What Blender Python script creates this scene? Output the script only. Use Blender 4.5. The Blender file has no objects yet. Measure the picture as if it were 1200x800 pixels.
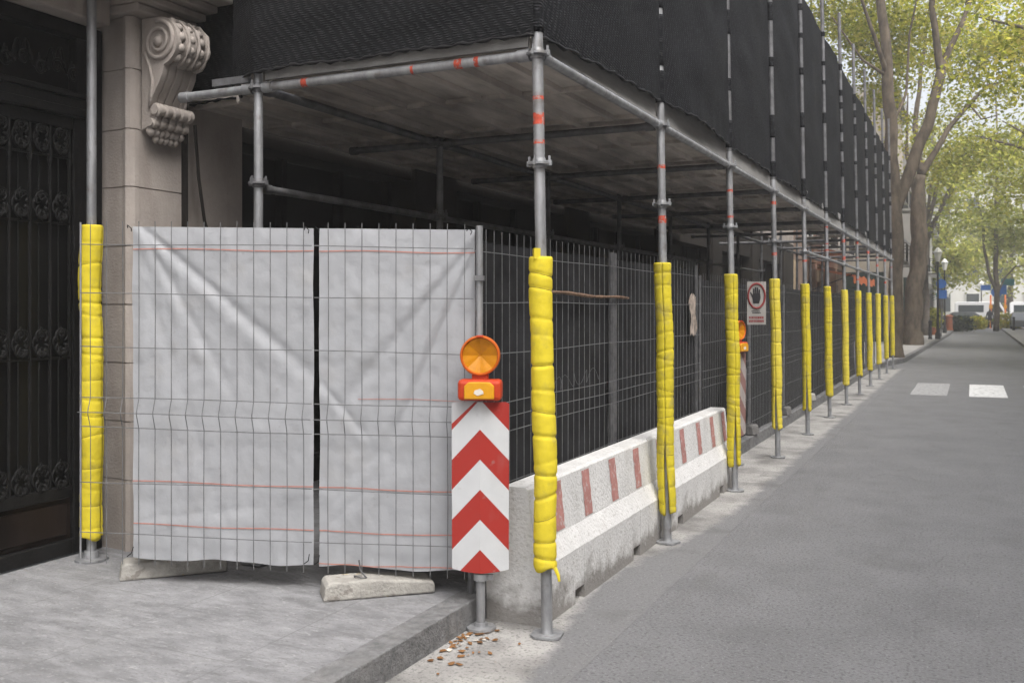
import bpy, math, random
import numpy as np
from mathutils import Vector, Matrix, noise
random.seed(7); rng = np.random.default_rng(7)
PI = math.pi; R = math.radians
S = bpy.context.scene
C = S.collection

# ------------------------------------------------------------------ camera model (metres; road surface z=0; +Y runs down the street)
F = 1137.0; TH = math.atan2(540, 1137); CT, ST = math.cos(TH), math.sin(TH); EYE = 1.85
def at(px, py, Z):
    """world point seen at photo pixel (px,py) at depth Z in front of the camera"""
    a = (px-600)/F; b = (360-py)/F
    return Vector((Z*(a*CT-ST), Z*(a*ST+CT), EYE+Z*b))

# ------------------------------------------------------------------ materials
def mat(name, col, rough=.7, metal=0., amt=.25, scale=6., bump=.0, bscale=40., col2=None, lo=.35, hi=.65, stretch=(1,1,1), spec=.22,
        world=False, trans=0., streak=0.):
    m = bpy.data.materials.new(name); m.use_nodes = True
    n = m.node_tree.nodes; l = m.node_tree.links
    b = n['Principled BSDF']; b.inputs['Roughness'].default_value = rough; b.inputs['Metallic'].default_value = metal
    b.inputs['Specular IOR Level'].default_value = spec
    tc = n.new('ShaderNodeTexCoord'); mp = n.new('ShaderNodeMapping'); mp.inputs['Scale'].default_value = stretch
    if world:
        g = n.new('ShaderNodeNewGeometry'); l.new(g.outputs['Position'], mp.inputs['Vector'])
    else:
        l.new(tc.outputs['Object'], mp.inputs['Vector'])
    nz = n.new('ShaderNodeTexNoise'); nz.inputs['Scale'].default_value = scale; nz.inputs['Detail'].default_value = 8; nz.inputs['Roughness'].default_value = .65
    l.new(mp.outputs[0], nz.inputs['Vector'])
    r = n.new('ShaderNodeValToRGB'); r.color_ramp.elements[0].position = lo; r.color_ramp.elements[1].position = hi
    c2 = col2 or tuple(min(1, c*(1+amt)) for c in col); c1 = col if col2 else tuple(c*(1-amt) for c in col)
    r.color_ramp.elements[0].color = (*c1, 1); r.color_ramp.elements[1].color = (*c2, 1)
    l.new(nz.outputs['Fac'], r.inputs['Fac'])
    out = r.outputs['Color']
    l.new(out, b.inputs['Base Color'])
    m['_'] = 0
    if bump > 0:
        bz = n.new('ShaderNodeTexNoise'); bz.inputs['Scale'].default_value = bscale; bz.inputs['Detail'].default_value = 6
        l.new(mp.outputs[0], bz.inputs['Vector'])
        bp = n.new('ShaderNodeBump'); bp.inputs['Strength'].default_value = bump; bp.inputs['Distance'].default_value = .02
        l.new(bz.outputs['Fac'], bp.inputs['Height']); l.new(bp.outputs[0], b.inputs['Normal'])
    return m
def nodes_of(m):
    n = m.node_tree.nodes
    return n, m.node_tree.links, n['Principled BSDF']
def overlay(m, build):
    """mix another procedural layer over a material's base colour; build(n,l) returns (fac socket, colour)"""
    n, l, b = nodes_of(m)
    src = b.inputs['Base Color'].links[0].from_socket
    fac, col = build(n, l)
    mx = n.new('ShaderNodeMix'); mx.data_type = 'RGBA'
    l.new(fac, mx.inputs['Factor']); l.new(src, mx.inputs['A']); mx.inputs['B'].default_value = (*col, 1)
    l.new(mx.outputs['Result'], b.inputs['Base Color'])
def noise_mask(n, l, scale, lo, hi, stretch=(1,1,1), amount=1., detail=6, obj=True):
    tc = n.new('ShaderNodeTexCoord'); mp = n.new('ShaderNodeMapping'); mp.inputs['Scale'].default_value = stretch
    l.new(tc.outputs['Object'], mp.inputs['Vector'])
    nz = n.new('ShaderNodeTexNoise'); nz.inputs['Scale'].default_value = scale; nz.inputs['Detail'].default_value = detail
    l.new(mp.outputs[0], nz.inputs['Vector'])
    mr = n.new('ShaderNodeMapRange'); mr.inputs['From Min'].default_value = lo; mr.inputs['From Max'].default_value = hi; mr.inputs['To Max'].default_value = amount
    l.new(nz.outputs['Fac'], mr.inputs['Value'])
    return mr.outputs[0]

M = {}
M['asphalt'] = mat('asphalt', (.190,.190,.196), .62, amt=.14, scale=1.3, bump=.8, bscale=75, lo=.3, hi=.7)
def _spk(n, l):
    tc = n.new('ShaderNodeTexCoord'); v = n.new('ShaderNodeTexVoronoi'); v.inputs['Scale'].default_value = 85
    l.new(tc.outputs['Object'], v.inputs['Vector'])
    mr = n.new('ShaderNodeMapRange'); mr.inputs['From Min'].default_value = .32; mr.inputs['From Max'].default_value = .12; mr.inputs['To Max'].default_value = .85
    l.new(v.outputs['Distance'], mr.inputs['Value'])
    k = noise_mask(n, l, 30, .5, .62)
    mu = n.new('ShaderNodeMath'); mu.operation = 'MULTIPLY'; l.new(mr.outputs[0], mu.inputs[0]); l.new(k, mu.inputs[1])
    return mu.outputs[0], (.40,.395,.39)
overlay(M['asphalt'], _spk)
overlay(M['asphalt'], lambda n, l: (noise_mask(n, l, 48, .52, .68, amount=.75, detail=3), (.085,.085,.088)))
overlay(M['asphalt'], lambda n, l: (noise_mask(n, l, 60, .60, .72, amount=.6, detail=2, stretch=(1,1,1.3)), (.30,.30,.30)))
overlay(M['asphalt'], lambda n, l: (noise_mask(n, l, .5, .56, .75, amount=.3, stretch=(1.6,.35,1)), (.22,.22,.222)))
overlay(M['asphalt'], lambda n, l: (noise_mask(n, l, .9, .60, .72, amount=.3), (.10,.098,.097)))
def _crack(n, l):
    tc = n.new('ShaderNodeTexCoord'); nz = n.new('ShaderNodeTexNoise'); nz.inputs['Scale'].default_value = 2.2; nz.inputs['Detail'].default_value = 5
    l.new(tc.outputs['Object'], nz.inputs['Vector'])
    mx = n.new('ShaderNodeMix'); mx.data_type = 'VECTOR'; mx.inputs['Factor'].default_value = .35; l.new(tc.outputs['Object'], mx.inputs['A']); l.new(nz.outputs['Color'], mx.inputs['B'])
    v = n.new('ShaderNodeTexVoronoi'); v.feature = 'DISTANCE_TO_EDGE'; v.inputs['Scale'].default_value = .55; l.new(mx.outputs['Result'], v.inputs['Vector'])
    mr = n.new('ShaderNodeMapRange'); mr.inputs['From Min'].default_value = .0035; mr.inputs['From Max'].default_value = .0; mr.inputs['To Max'].default_value = .35; l.new(v.outputs['Distance'], mr.inputs['Value'])
    k = noise_mask(n, l, .6, .50, .58); mu = n.new('ShaderNodeMath'); mu.operation = 'MULTIPLY'; l.new(mr.outputs[0], mu.inputs[0]); l.new(k, mu.inputs[1])
    return mu.outputs[0], (.05,.05,.05)
overlay(M['asphalt'], _crack)
overlay(M['asphalt'], lambda n, l: (noise_mask(n, l, 2.6, .60, .70, amount=.2, stretch=(1,.5,1)), (.11,.108,.105)))
M['gutter'] = mat('gutter_concrete', (.35,.34,.325), .9, amt=.16, scale=3, bump=.5, bscale=70)
overlay(M['gutter'], lambda n, l: (noise_mask(n, l, 1.6, .5, .68, amount=.75), (.12,.115,.11)))
overlay(M['gutter'], lambda n, l: (noise_mask(n, l, 24, .6, .72, amount=.5), (.10,.095,.09)))
def _gedge(n, l):
    tc = n.new('ShaderNodeTexCoord'); sp = n.new('ShaderNodeSeparateXYZ'); l.new(tc.outputs['Object'], sp.inputs[0])
    def math_(op, a, b_, c_=None):
        q = n.new('ShaderNodeMath'); q.operation = op
        for k, v in enumerate((a, b_, c_)):
            if v is None: continue
            if isinstance(v, (int, float)): q.inputs[k].default_value = v
            else: l.new(v, q.inputs[k])
        return q.outputs[0]
    nz = n.new('ShaderNodeTexNoise'); nz.inputs['Scale'].default_value = 5; nz.inputs['Detail'].default_value = 9; l.new(tc.outputs['Object'], nz.inputs['Vector'])
    d = math_('SUBTRACT', sp.outputs['Y'], 6.2); d = math_('MULTIPLY', d, d); bmp = math_('POWER', 2.718, math_('MULTIPLY', d, -.55))
    e = math_('ADD', sp.outputs['X'], math_('MULTIPLY', bmp, .30)); e = math_('ADD', e, math_('MULTIPLY', nz.outputs['Fac'], .22))
    mr = n.new('ShaderNodeMapRange'); mr.inputs['From Min'].default_value = -1.885; mr.inputs['From Max'].default_value = -1.80; l.new(e, mr.inputs['Value'])
    return mr.outputs[0], (.185,.184,.187)
overlay(M['gutter'], _gedge)
overlay(M['gutter'], lambda n, l: (noise_mask(n, l, 48, .52, .68, amount=.6, detail=3), (.10,.10,.10)))
overlay(M['gutter'], _spk)
overlay(M['gutter'], lambda n, l: (noise_mask(n, l, 2.2, .56, .72, amount=.55), (.10,.098,.095)))
M['pavement'] = mat('pavement_slate', (.235,.235,.242), .75, amt=.24, scale=4, bump=.5, bscale=14, stretch=(1.,2.2,1))
overlay(M['pavement'], lambda n, l: (noise_mask(n, l, 9, .54, .72, stretch=(1,2.6,1), amount=.42), (.14,.139,.137)))
overlay(M['pavement'], lambda n, l: (noise_mask(n, l, 22, .60, .74, stretch=(1,2.0,1), amount=.6), (.40,.40,.40)))
overlay(M['pavement'], lambda n, l: (noise_mask(n, l, 1.1, .5, .75, amount=.25), (.15,.15,.15)))
def _joints(n, l):
    tc = n.new('ShaderNodeTexCoord'); mp = n.new('ShaderNodeMapping'); mp.inputs['Rotation'].default_value = (0,0,R(90))
    l.new(tc.outputs['Object'], mp.inputs['Vector'])
    br = n.new('ShaderNodeTexBrick'); br.inputs['Scale'].default_value = 1; br.inputs['Mortar Size'].default_value = .006; br.inputs['Mortar Smooth'].default_value = .4
    br.inputs['Brick Width'].default_value = 1.2; br.inputs['Row Height'].default_value = .8
    l.new(mp.outputs[0], br.inputs['Vector'])
    k = noise_mask(n, l, 3, .3, .55, amount=.5)
    mu = n.new('ShaderNodeMath'); mu.operation = 'MULTIPLY'; l.new(br.outputs['Fac'], mu.inputs[0]); l.new(k, mu.inputs[1])
    return mu.outputs[0], (.13,.13,.128)
overlay(M['pavement'], lambda n, l: (noise_mask(n, l, 55, .56, .68, stretch=(1,1.6,1), amount=.55, detail=3), (.13,.13,.128)))
overlay(M['pavement'], lambda n, l: (noise_mask(n, l, 40, .66, .70, amount=.4, detail=2), (.36,.35,.345)))
overlay(M['pavement'], _joints)
M['kerb'] = mat('kerb_granite', (.17,.17,.172), .85, amt=.3, scale=18, bump=.6, bscale=80)
overlay(M['kerb'], lambda n, l: (noise_mask(n, l, 3, .5, .7, amount=.5), (.26,.255,.25)))
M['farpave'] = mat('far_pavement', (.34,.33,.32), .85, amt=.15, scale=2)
M['ground'] = mat('ground', (.22,.215,.2), .9, amt=.2, scale=.5)
M['paint'] = mat('road_paint', (.70,.70,.69), .8, amt=.1, scale=10, bump=.2, bscale=90)
overlay(M['paint'], lambda n, l: (noise_mask(n, l, 9, .54, .66, amount=.75), (.2,.2,.2)))
M['paint_worn'] = mat('road_paint_worn', (.36,.36,.36), .85, amt=.12, scale=8)
overlay(M['paint_worn'], lambda n, l: (noise_mask(n, l, 16, .5, .66, amount=.8), (.15,.15,.155)))
M['stone'] = mat('facade_stone', (.365,.325,.295), .85, amt=.12, scale=2.5, bump=.25, bscale=60)
overlay(M['stone'], lambda n, l: (noise_mask(n, l, 3.2, .5, .72, stretch=(2,2,.5), amount=.45), (.24,.205,.18)))
overlay(M['stone'], lambda n, l: (noise_mask(n, l, 70, .66, .74, amount=.6), (.2,.17,.15)))
M['stone_dark'] = mat('shaded_dark_stone', (.030,.026,.023), .9, amt=.25, scale=1.2, bump=.3, bscale=30)  # dark stone, its colour lowered further to paint in shade under the deck
M['void'] = mat('dark_shopfront', (.012,.012,.012), .35, amt=.3, scale=2)
M['iron'] = mat('door_iron', (.011,.0108,.0108), .5, metal=.25, amt=.3, scale=14, bump=.2, bscale=60)
M['bronze'] = mat('door_bronze', (.022,.015,.012), .42, metal=.4, amt=.5, scale=3, stretch=(1,1,.3))
M['doorglass'] = mat('door_glass', (.006,.006,.006), .3, amt=.5, scale=1.5)
M['galv'] = mat('galvanised_steel', (.34,.345,.355), .5, metal=.55, amt=.28, scale=9, bump=.12, bscale=60, stretch=(1,1,.35))
overlay(M['galv'], lambda n, l: (noise_mask(n, l, 12, .58, .72, amount=.7), (.20,.185,.17)))
overlay(M['galv'], lambda n, l: (noise_mask(n, l, 26, .70, .76, amount=.5), (.48,.47,.45)))
M['galv_dark'] = mat('dark_steel', (.17,.17,.175), .55, metal=.5, amt=.3, scale=8)  # darker copy of the galvanised steel for inner, upper and small parts
M['wire'] = mat('fence_wire', (.21,.213,.217), .5, metal=.5, amt=.2, scale=20)
M['redmark'] = mat('red_paint_mark', (.50,.085,.05), .7, amt=.3, scale=30)
overlay(M['redmark'], lambda n, l: (noise_mask(n, l, 45, .52, .6, amount=.8), (.33,.31,.3)))
M['deck'] = mat('deck_plank', (.47,.43,.39), .75, metal=.05, amt=.3, scale=2, bump=.2, bscale=30, stretch=(2,.5,1))
overlay(M['deck'], lambda n, l: (noise_mask(n, l, 3.5, .55, .72, amount=.6, stretch=(1.5,.6,1)), (.24,.21,.185)))
M['board'] = mat('edge_board', (.27,.265,.255), .7, amt=.2, scale=3, stretch=(1,.3,2), bump=.15)
M['foam'] = mat('yellow_foam', (.70,.56,.035), .75, amt=.07, scale=7, bump=.25, bscale=22)
overlay(M['foam'], lambda n, l: (noise_mask(n, l, 12, .54, .70, amount=.55), (.48,.39,.06)))
overlay(M['foam'], lambda n, l: (noise_mask(n, l, 2.4, .55, .75, amount=.3), (.62,.50,.03)))
M['foam_dirty'] = mat('grimy_yellow_foam', (.60,.49,.03), .8, amt=.10, scale=7, bump=.25, bscale=22)
overlay(M['foam_dirty'], lambda n, l: (noise_mask(n, l, 10, .50, .68, amount=.75), (.36,.30,.08)))
M['foam_faded'] = mat('faded_yellow_foam', (.66,.54,.06), .8, amt=.12, scale=5, bump=.25, bscale=22)
overlay(M['foam_faded'], lambda n, l: (noise_mask(n, l, 6, .56, .70, amount=.6, stretch=(1,1,.5)), (.34,.29,.09)))
M['tape'] = mat('grimy_tape', (.30,.24,.03), .6, amt=.3, scale=30)
M['concrete'] = mat('barrier_concrete', (.615,.61,.60), .85, amt=.08, scale=4, bump=.35, bscale=45)
overlay(M['concrete'], lambda n, l: (noise_mask(n, l, 55, .66, .72, amount=.45, detail=2), (.22,.21,.20)))
overlay(M['concrete'], lambda n, l: (noise_mask(n, l, 5, .55, .75, amount=.4, stretch=(1,1,.4)), (.42,.40,.38)))
overlay(M['concrete'], lambda n, l: (noise_mask(n, l, 34, .58, .64, amount=.4, stretch=(1,1,1.6)), (.30,.28,.26)))
def _dirt(n, l):   # splash dirt low on the barrier, a stain with a ragged edge
    tc = n.new('ShaderNodeTexCoord'); sp = n.new('ShaderNodeSeparateXYZ'); l.new(tc.outputs['Object'], sp.inputs[0])
    nz = n.new('ShaderNodeTexNoise'); nz.inputs['Scale'].default_value = 7; nz.inputs['Detail'].default_value = 8
    l.new(tc.outputs['Object'], nz.inputs['Vector'])
    ad = n.new('ShaderNodeMath'); ad.operation = 'MULTIPLY_ADD'; l.new(nz.outputs['Fac'], ad.inputs[0]); ad.inputs[1].default_value = .55; l.new(sp.outputs['Z'], ad.inputs[2])
    mr = n.new('ShaderNodeMapRange'); mr.inputs['From Min'].default_value = .47; mr.inputs['From Max'].default_value = .34; mr.inputs['To Max'].default_value = .75
    l.new(ad.outputs[0], mr.inputs['Value']); return mr.outputs[0], (.15,.135,.12)
overlay(M['concrete'], _dirt)
M['footblock'] = mat('foot_concrete', (.37,.355,.325), .9, amt=.15, scale=9, bump=.5, bscale=50)
overlay(M['footblock'], lambda n, l: (noise_mask(n, l, 13, .60, .68, amount=.7), (.20,.18,.16)))
overlay(M['footblock'], lambda n, l: (noise_mask(n, l, 7, .63, .68, amount=.8), (.42,.29,.06)))
M['footdark'] = mat('dirty_foot_concrete', (.16,.155,.15), .9, amt=.3, scale=6, bump=.5, bscale=40)
M['pinkred'] = mat('faded_red_paint', (.41,.20,.18), .85, amt=.18, scale=8)
overlay(M['pinkred'], lambda n, l: (noise_mask(n, l, 28, .55, .66, amount=.65), (.50,.47,.45)))
M['lamp_red'] = mat('lamp_housing', (.50,.055,.018), .4, amt=.12, scale=10)
M['lamp_rim'] = mat('lamp_rim', (.52,.11,.012), .4, amt=.1, scale=10)
M['lamp_lens'] = mat('amber_lens', (.52,.21,.008), .3, amt=.12, scale=14)
M['lamp_panel'] = mat('amber_panel', (.66,.31,.015), .4, amt=.08, scale=10)
M['litter'] = mat('dry_leaf', (.20,.10,.04), .8, amt=.5, scale=6)
M['paper'] = mat('scrap_paper', (.62,.57,.5), .8, amt=.15, scale=20)
M['torn'] = mat('torn_poster', (.50,.42,.36), .8, amt=.3, scale=14)
M['signwhite'] = mat('sign_white', (.40,.385,.365), .6, amt=.08, scale=14)
M['signred'] = mat('sign_red', (.30,.06,.06), .6, amt=.1, scale=14)
M['signblack'] = mat('sign_black', (.03,.03,.035), .6, amt=.1, scale=14)
M['rust'] = mat('rusty_bar', (.20,.13,.09), .8, amt=.5, scale=25)
M['threadred'] = mat('red_hem', (.50,.25,.21), .8, amt=.15, scale=20)
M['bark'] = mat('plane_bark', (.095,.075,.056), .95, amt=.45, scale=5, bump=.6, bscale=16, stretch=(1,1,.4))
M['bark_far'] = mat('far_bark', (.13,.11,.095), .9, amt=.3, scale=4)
M['hedge_wood'] = M['bark_far']

def leafmat(name, cols, tr=.5):
    m = bpy.data.materials.new(name); m.use_nodes = True
    n, l, b = nodes_of(m); out = n['Material Output']
    g = n.new('ShaderNodeNewGeometry'); r = n.new('ShaderNodeValToRGB')
    r.color_ramp.elements[0].color = (*cols[0], 1); r.color_ramp.elements[1].color = (*cols[-1], 1)
    for k, c in enumerate(cols[1:-1]):
        e = r.color_ramp.elements.new((k+1)/(len(cols)-1)); e.color = (*c, 1)
    l.new(g.outputs['Random Per Island'], r.inputs['Fac'])
    l.new(r.outputs[0], b.inputs['Base Color']); b.inputs['Roughness'].default_value = .7; b.inputs['Specular IOR Level'].default_value = .1
    t = n.new('ShaderNodeBsdfTranslucent'); l.new(r.outputs[0], t.inputs['Color'])
    mx = n.new('ShaderNodeMixShader'); mx.inputs[0].default_value = tr
    l.new(b.outputs[0], mx.inputs[1]); l.new(t.outputs[0], mx.inputs[2]); l.new(mx.outputs[0], out.inputs['Surface'])
    return m
M['leaf'] = leafmat('plane_leaves', [(.16,.20,.02), (.34,.37,.04), (.50,.49,.07), (.62,.53,.13)], .8)
M['leaf2'] = leafmat('pale_leaves', [(.24,.29,.05), (.42,.44,.09), (.56,.52,.15)], .8)
M['leaf3'] = leafmat('far_tree_leaves', [(.22,.27,.07), (.38,.40,.12), (.48,.47,.18)], .7)
M['hedge'] = leafmat('hedge_leaves', [(.012,.026,.014), (.03,.05,.025)], .15)
M['flower'] = leafmat('yellow_shrub', [(.16,.22,.02), (.45,.42,.02), (.55,.42,.02)], .3)

# white tarpaulin: slightly translucent sheet
m = M['tarp'] = mat('white_tarpaulin', (.425,.435,.456), .6, amt=.06, scale=3, bump=.45, bscale=11)
overlay(m, lambda n, l: (noise_mask(n, l, 5, .56, .75, amount=.35), (.38,.37,.36)))
overlay(m, lambda n, l: (noise_mask(n, l, 30, .68, .74, amount=.35), (.30,.28,.27)))
n, l, b = nodes_of(m)
t = n.new('ShaderNodeBsdfTranslucent'); t.inputs['Color'].default_value = (.6,.6,.6,1)
mx = n.new('ShaderNodeMixShader'); mx.inputs[0].default_value = .12
l.new(b.outputs[0], mx.inputs[1]); l.new(t.outputs[0], mx.inputs[2]); l.new(mx.outputs[0], n['Material Output'].inputs['Surface'])
# black woven mesh
def netmat(name, col, dens):
    m = mat(name, col, .8, amt=.22, scale=1.6, lo=.3, hi=.7, spec=.12)
    n, l, b = nodes_of(m)
    tc = n.new('ShaderNodeTexCoord')
    hs = []
    for ang, sc in ((R(8), dens), (R(-66), dens*.5)):
        mp = n.new('ShaderNodeMapping'); mp.inputs['Rotation'].default_value = (ang, ang*.4, 0); l.new(tc.outputs['Object'], mp.inputs['Vector'])
        w = n.new('ShaderNodeTexWave'); w.wave_type = 'BANDS'; w.bands_direction = 'Z'; w.inputs['Scale'].default_value = sc; w.inputs['Distortion'].default_value = 3.5; w.inputs['Detail'].default_value = 3; w.inputs['Detail Scale'].default_value = 2
        l.new(mp.outputs[0], w.inputs['Vector']); hs.append(w.outputs['Fac'])
    mu = n.new('ShaderNodeMath'); mu.operation = 'MULTIPLY'; l.new(hs[0], mu.inputs[0]); l.new(hs[1], mu.inputs[1])
    k2 = noise_mask(n, l, 30, .35, .65)
    mv = n.new('ShaderNodeMath'); mv.operation = 'MULTIPLY'; l.new(mu.outputs[0], mv.inputs[0]); l.new(k2, mv.inputs[1])
    src = b.inputs['Base Color'].links[0].from_socket; mx = n.new('ShaderNodeMix'); mx.data_type = 'RGBA'; l.new(mv.outputs[0], mx.inputs['Factor']); l.new(src, mx.inputs['A']); mx.inputs['B'].default_value = (.050,.051,.056,1); l.new(mx.outputs['Result'], b.inputs['Base Color'])
    bp = n.new('ShaderNodeBump'); bp.inputs['Strength'].default_value = .6; bp.inputs['Distance'].default_value = .006
    l.new(mu.outputs[0], bp.inputs['Height']); l.new(bp.outputs[0], b.inputs['Normal'])
    return m
M['net'] = netmat('debris_netting', (.0085,.009,.0105), 17)
M['endnet'] = netmat('end_debris_netting', (.0105,.0108,.012), 21); M['endnet'].node_tree.nodes['Mix'].inputs['B'].default_value = (.034,.035,.037,1)
M['cover'] = mat('black_fence_cover', (.026,.026,.028), .8, spec=.1, amt=.35, scale=4, bump=.3, bscale=12)
M['tie'] = mat('black_tie', (.012,.012,.013), .6, amt=.2, scale=20)

# chevron board : red and white bands
m = M['chevron'] = mat('chevron_sheeting', (.56,.57,.58), .42, amt=.04, scale=8)
def _chev(n, l):
    tc = n.new('ShaderNodeTexCoord'); sp = n.new('ShaderNodeSeparateXYZ'); l.new(tc.outputs['Object'], sp.inputs[0])
    ab = n.new('ShaderNodeMath'); ab.operation = 'ABSOLUTE'; l.new(sp.outputs['X'], ab.inputs[0])
    ad = n.new('ShaderNodeMath'); ad.operation = 'MULTIPLY_ADD'; l.new(ab.outputs[0], ad.inputs[0]); ad.inputs[1].default_value = 1.08; l.new(sp.outputs['Z'], ad.inputs[2])
    sb = n.new('ShaderNodeMath'); sb.operation = 'SUBTRACT'; sb.inputs[0].default_value = .135; l.new(ad.outputs[0], sb.inputs[1])
    dv = n.new('ShaderNodeMath'); dv.operation = 'DIVIDE'; l.new(sb.outputs[0], dv.inputs[0]); dv.inputs[1].default_value = .342
    fr = n.new('ShaderNodeMath'); fr.operation = 'FLOORED_MODULO'; l.new(dv.outputs[0], fr.inputs[0]); fr.inputs[1].default_value = 1
    lt = n.new('ShaderNodeMath'); lt.operation = 'LESS_THAN'; l.new(fr.outputs[0], lt.inputs[0]); lt.inputs[1].default_value = .5
    return lt.outputs[0], (.36,.035,.027)
overlay(m, _chev)
def _patch(n, l):     # the corner of the sheeting that has worn to white
    tc = n.new('ShaderNodeTexCoord'); sp = n.new('ShaderNodeSeparateXYZ'); l.new(tc.outputs['Object'], sp.inputs[0])
    a = n.new('ShaderNodeMath'); a.operation = 'MULTIPLY_ADD'; l.new(sp.outputs['X'], a.inputs[0]); a.inputs[1].default_value = -.95; l.new(sp.outputs['Z'], a.inputs[2])
    g = n.new('ShaderNodeMath'); g.operation = 'GREATER_THAN'; l.new(a.outputs[0], g.inputs[0]); g.inputs[1].default_value = 1.005
    h = n.new('ShaderNodeMath'); h.operation = 'LESS_THAN'; l.new(sp.outputs['X'], h.inputs[0]); h.inputs[1].default_value = -.02
    q = n.new('ShaderNodeMath'); q.operation = 'MULTIPLY'; l.new(g.outputs[0], q.inputs[0]); l.new(h.outputs[0], q.inputs[1]); return q.outputs[0], (.47,.47,.48)
overlay(m, _patch)
overlay(m, lambda n, l: (noise_mask(n, l, 5, .55, .75, amount=.25, stretch=(1,1,.4)), (.34,.33,.32)))
overlay(m, lambda n, l: (noise_mask(n, l, 20, .66, .75, amount=.35), (.30,.28,.27)))

fm = M['chevron_faded'] = mat('faded_chevron_sheeting', (.36,.32,.30), .7, amt=.12, scale=8)
_keep = _chev
overlay(fm, lambda n, l: (_chev(n, l)[0], (.25,.14,.125)))
def plain(name, col, rough=.6, **k): 
    M[name] = mat(name, col, rough, **k); return M[name]
plain('plaster_beige', (.42,.37,.31), .85, amt=.1, scale=.8); plain('plaster_grey', (.36,.35,.34), .85, amt=.1, scale=.8)
plain('plaster_brown', (.22,.16,.125), .85, amt=.15, scale=.8); plain('plaster_white', (.62,.61,.59), .85, amt=.06, scale=.8)
plain('shop_green', (.02,.035,.03), .5, amt=.2, scale=2); plain('glass_dark', (.05,.06,.065), .15, amt=.2, scale=1)
plain('frame_white', (.6,.6,.58), .6, amt=.08, scale=4); plain('awning_orange', (.50,.13,.045), .75, amt=.2, scale=2.5)
plain('awning_blue', (.20,.26,.31), .75, amt=.25, scale=3); plain('sign_blue', (.03,.12,.38), .5, amt=.2, scale=2)
plain('teal', (.03,.14,.15), .6, amt=.2, scale=2); plain('black_metal', (.018,.018,.02), .5, amt=.2, scale=8)
plain('lantern', (.75,.74,.70), .4, amt=.05, scale=8); plain('car_white', (.70,.70,.70), .25, amt=.03, scale=2)
plain('car_grey', (.25,.26,.28), .25, metal=.3, amt=.05, scale=2); plain('car_dark', (.03,.03,.035), .25, amt=.05, scale=2)
plain('tyre', (.015,.015,.015), .8, amt=.2, scale=10); plain('terracotta', (.42,.13,.06), .8, amt=.2, scale=8)
plain('orange_pole', (.65,.16,.02), .5, amt=.1, scale=5); plain('wood_pale', (.35,.27,.18), .8, amt=.2, scale=5)
plain('skin', (.45,.28,.2), .6, amt=.05, scale=5); plain('cloth_dark', (.03,.035,.05), .85, amt=.2, scale=10)

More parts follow.
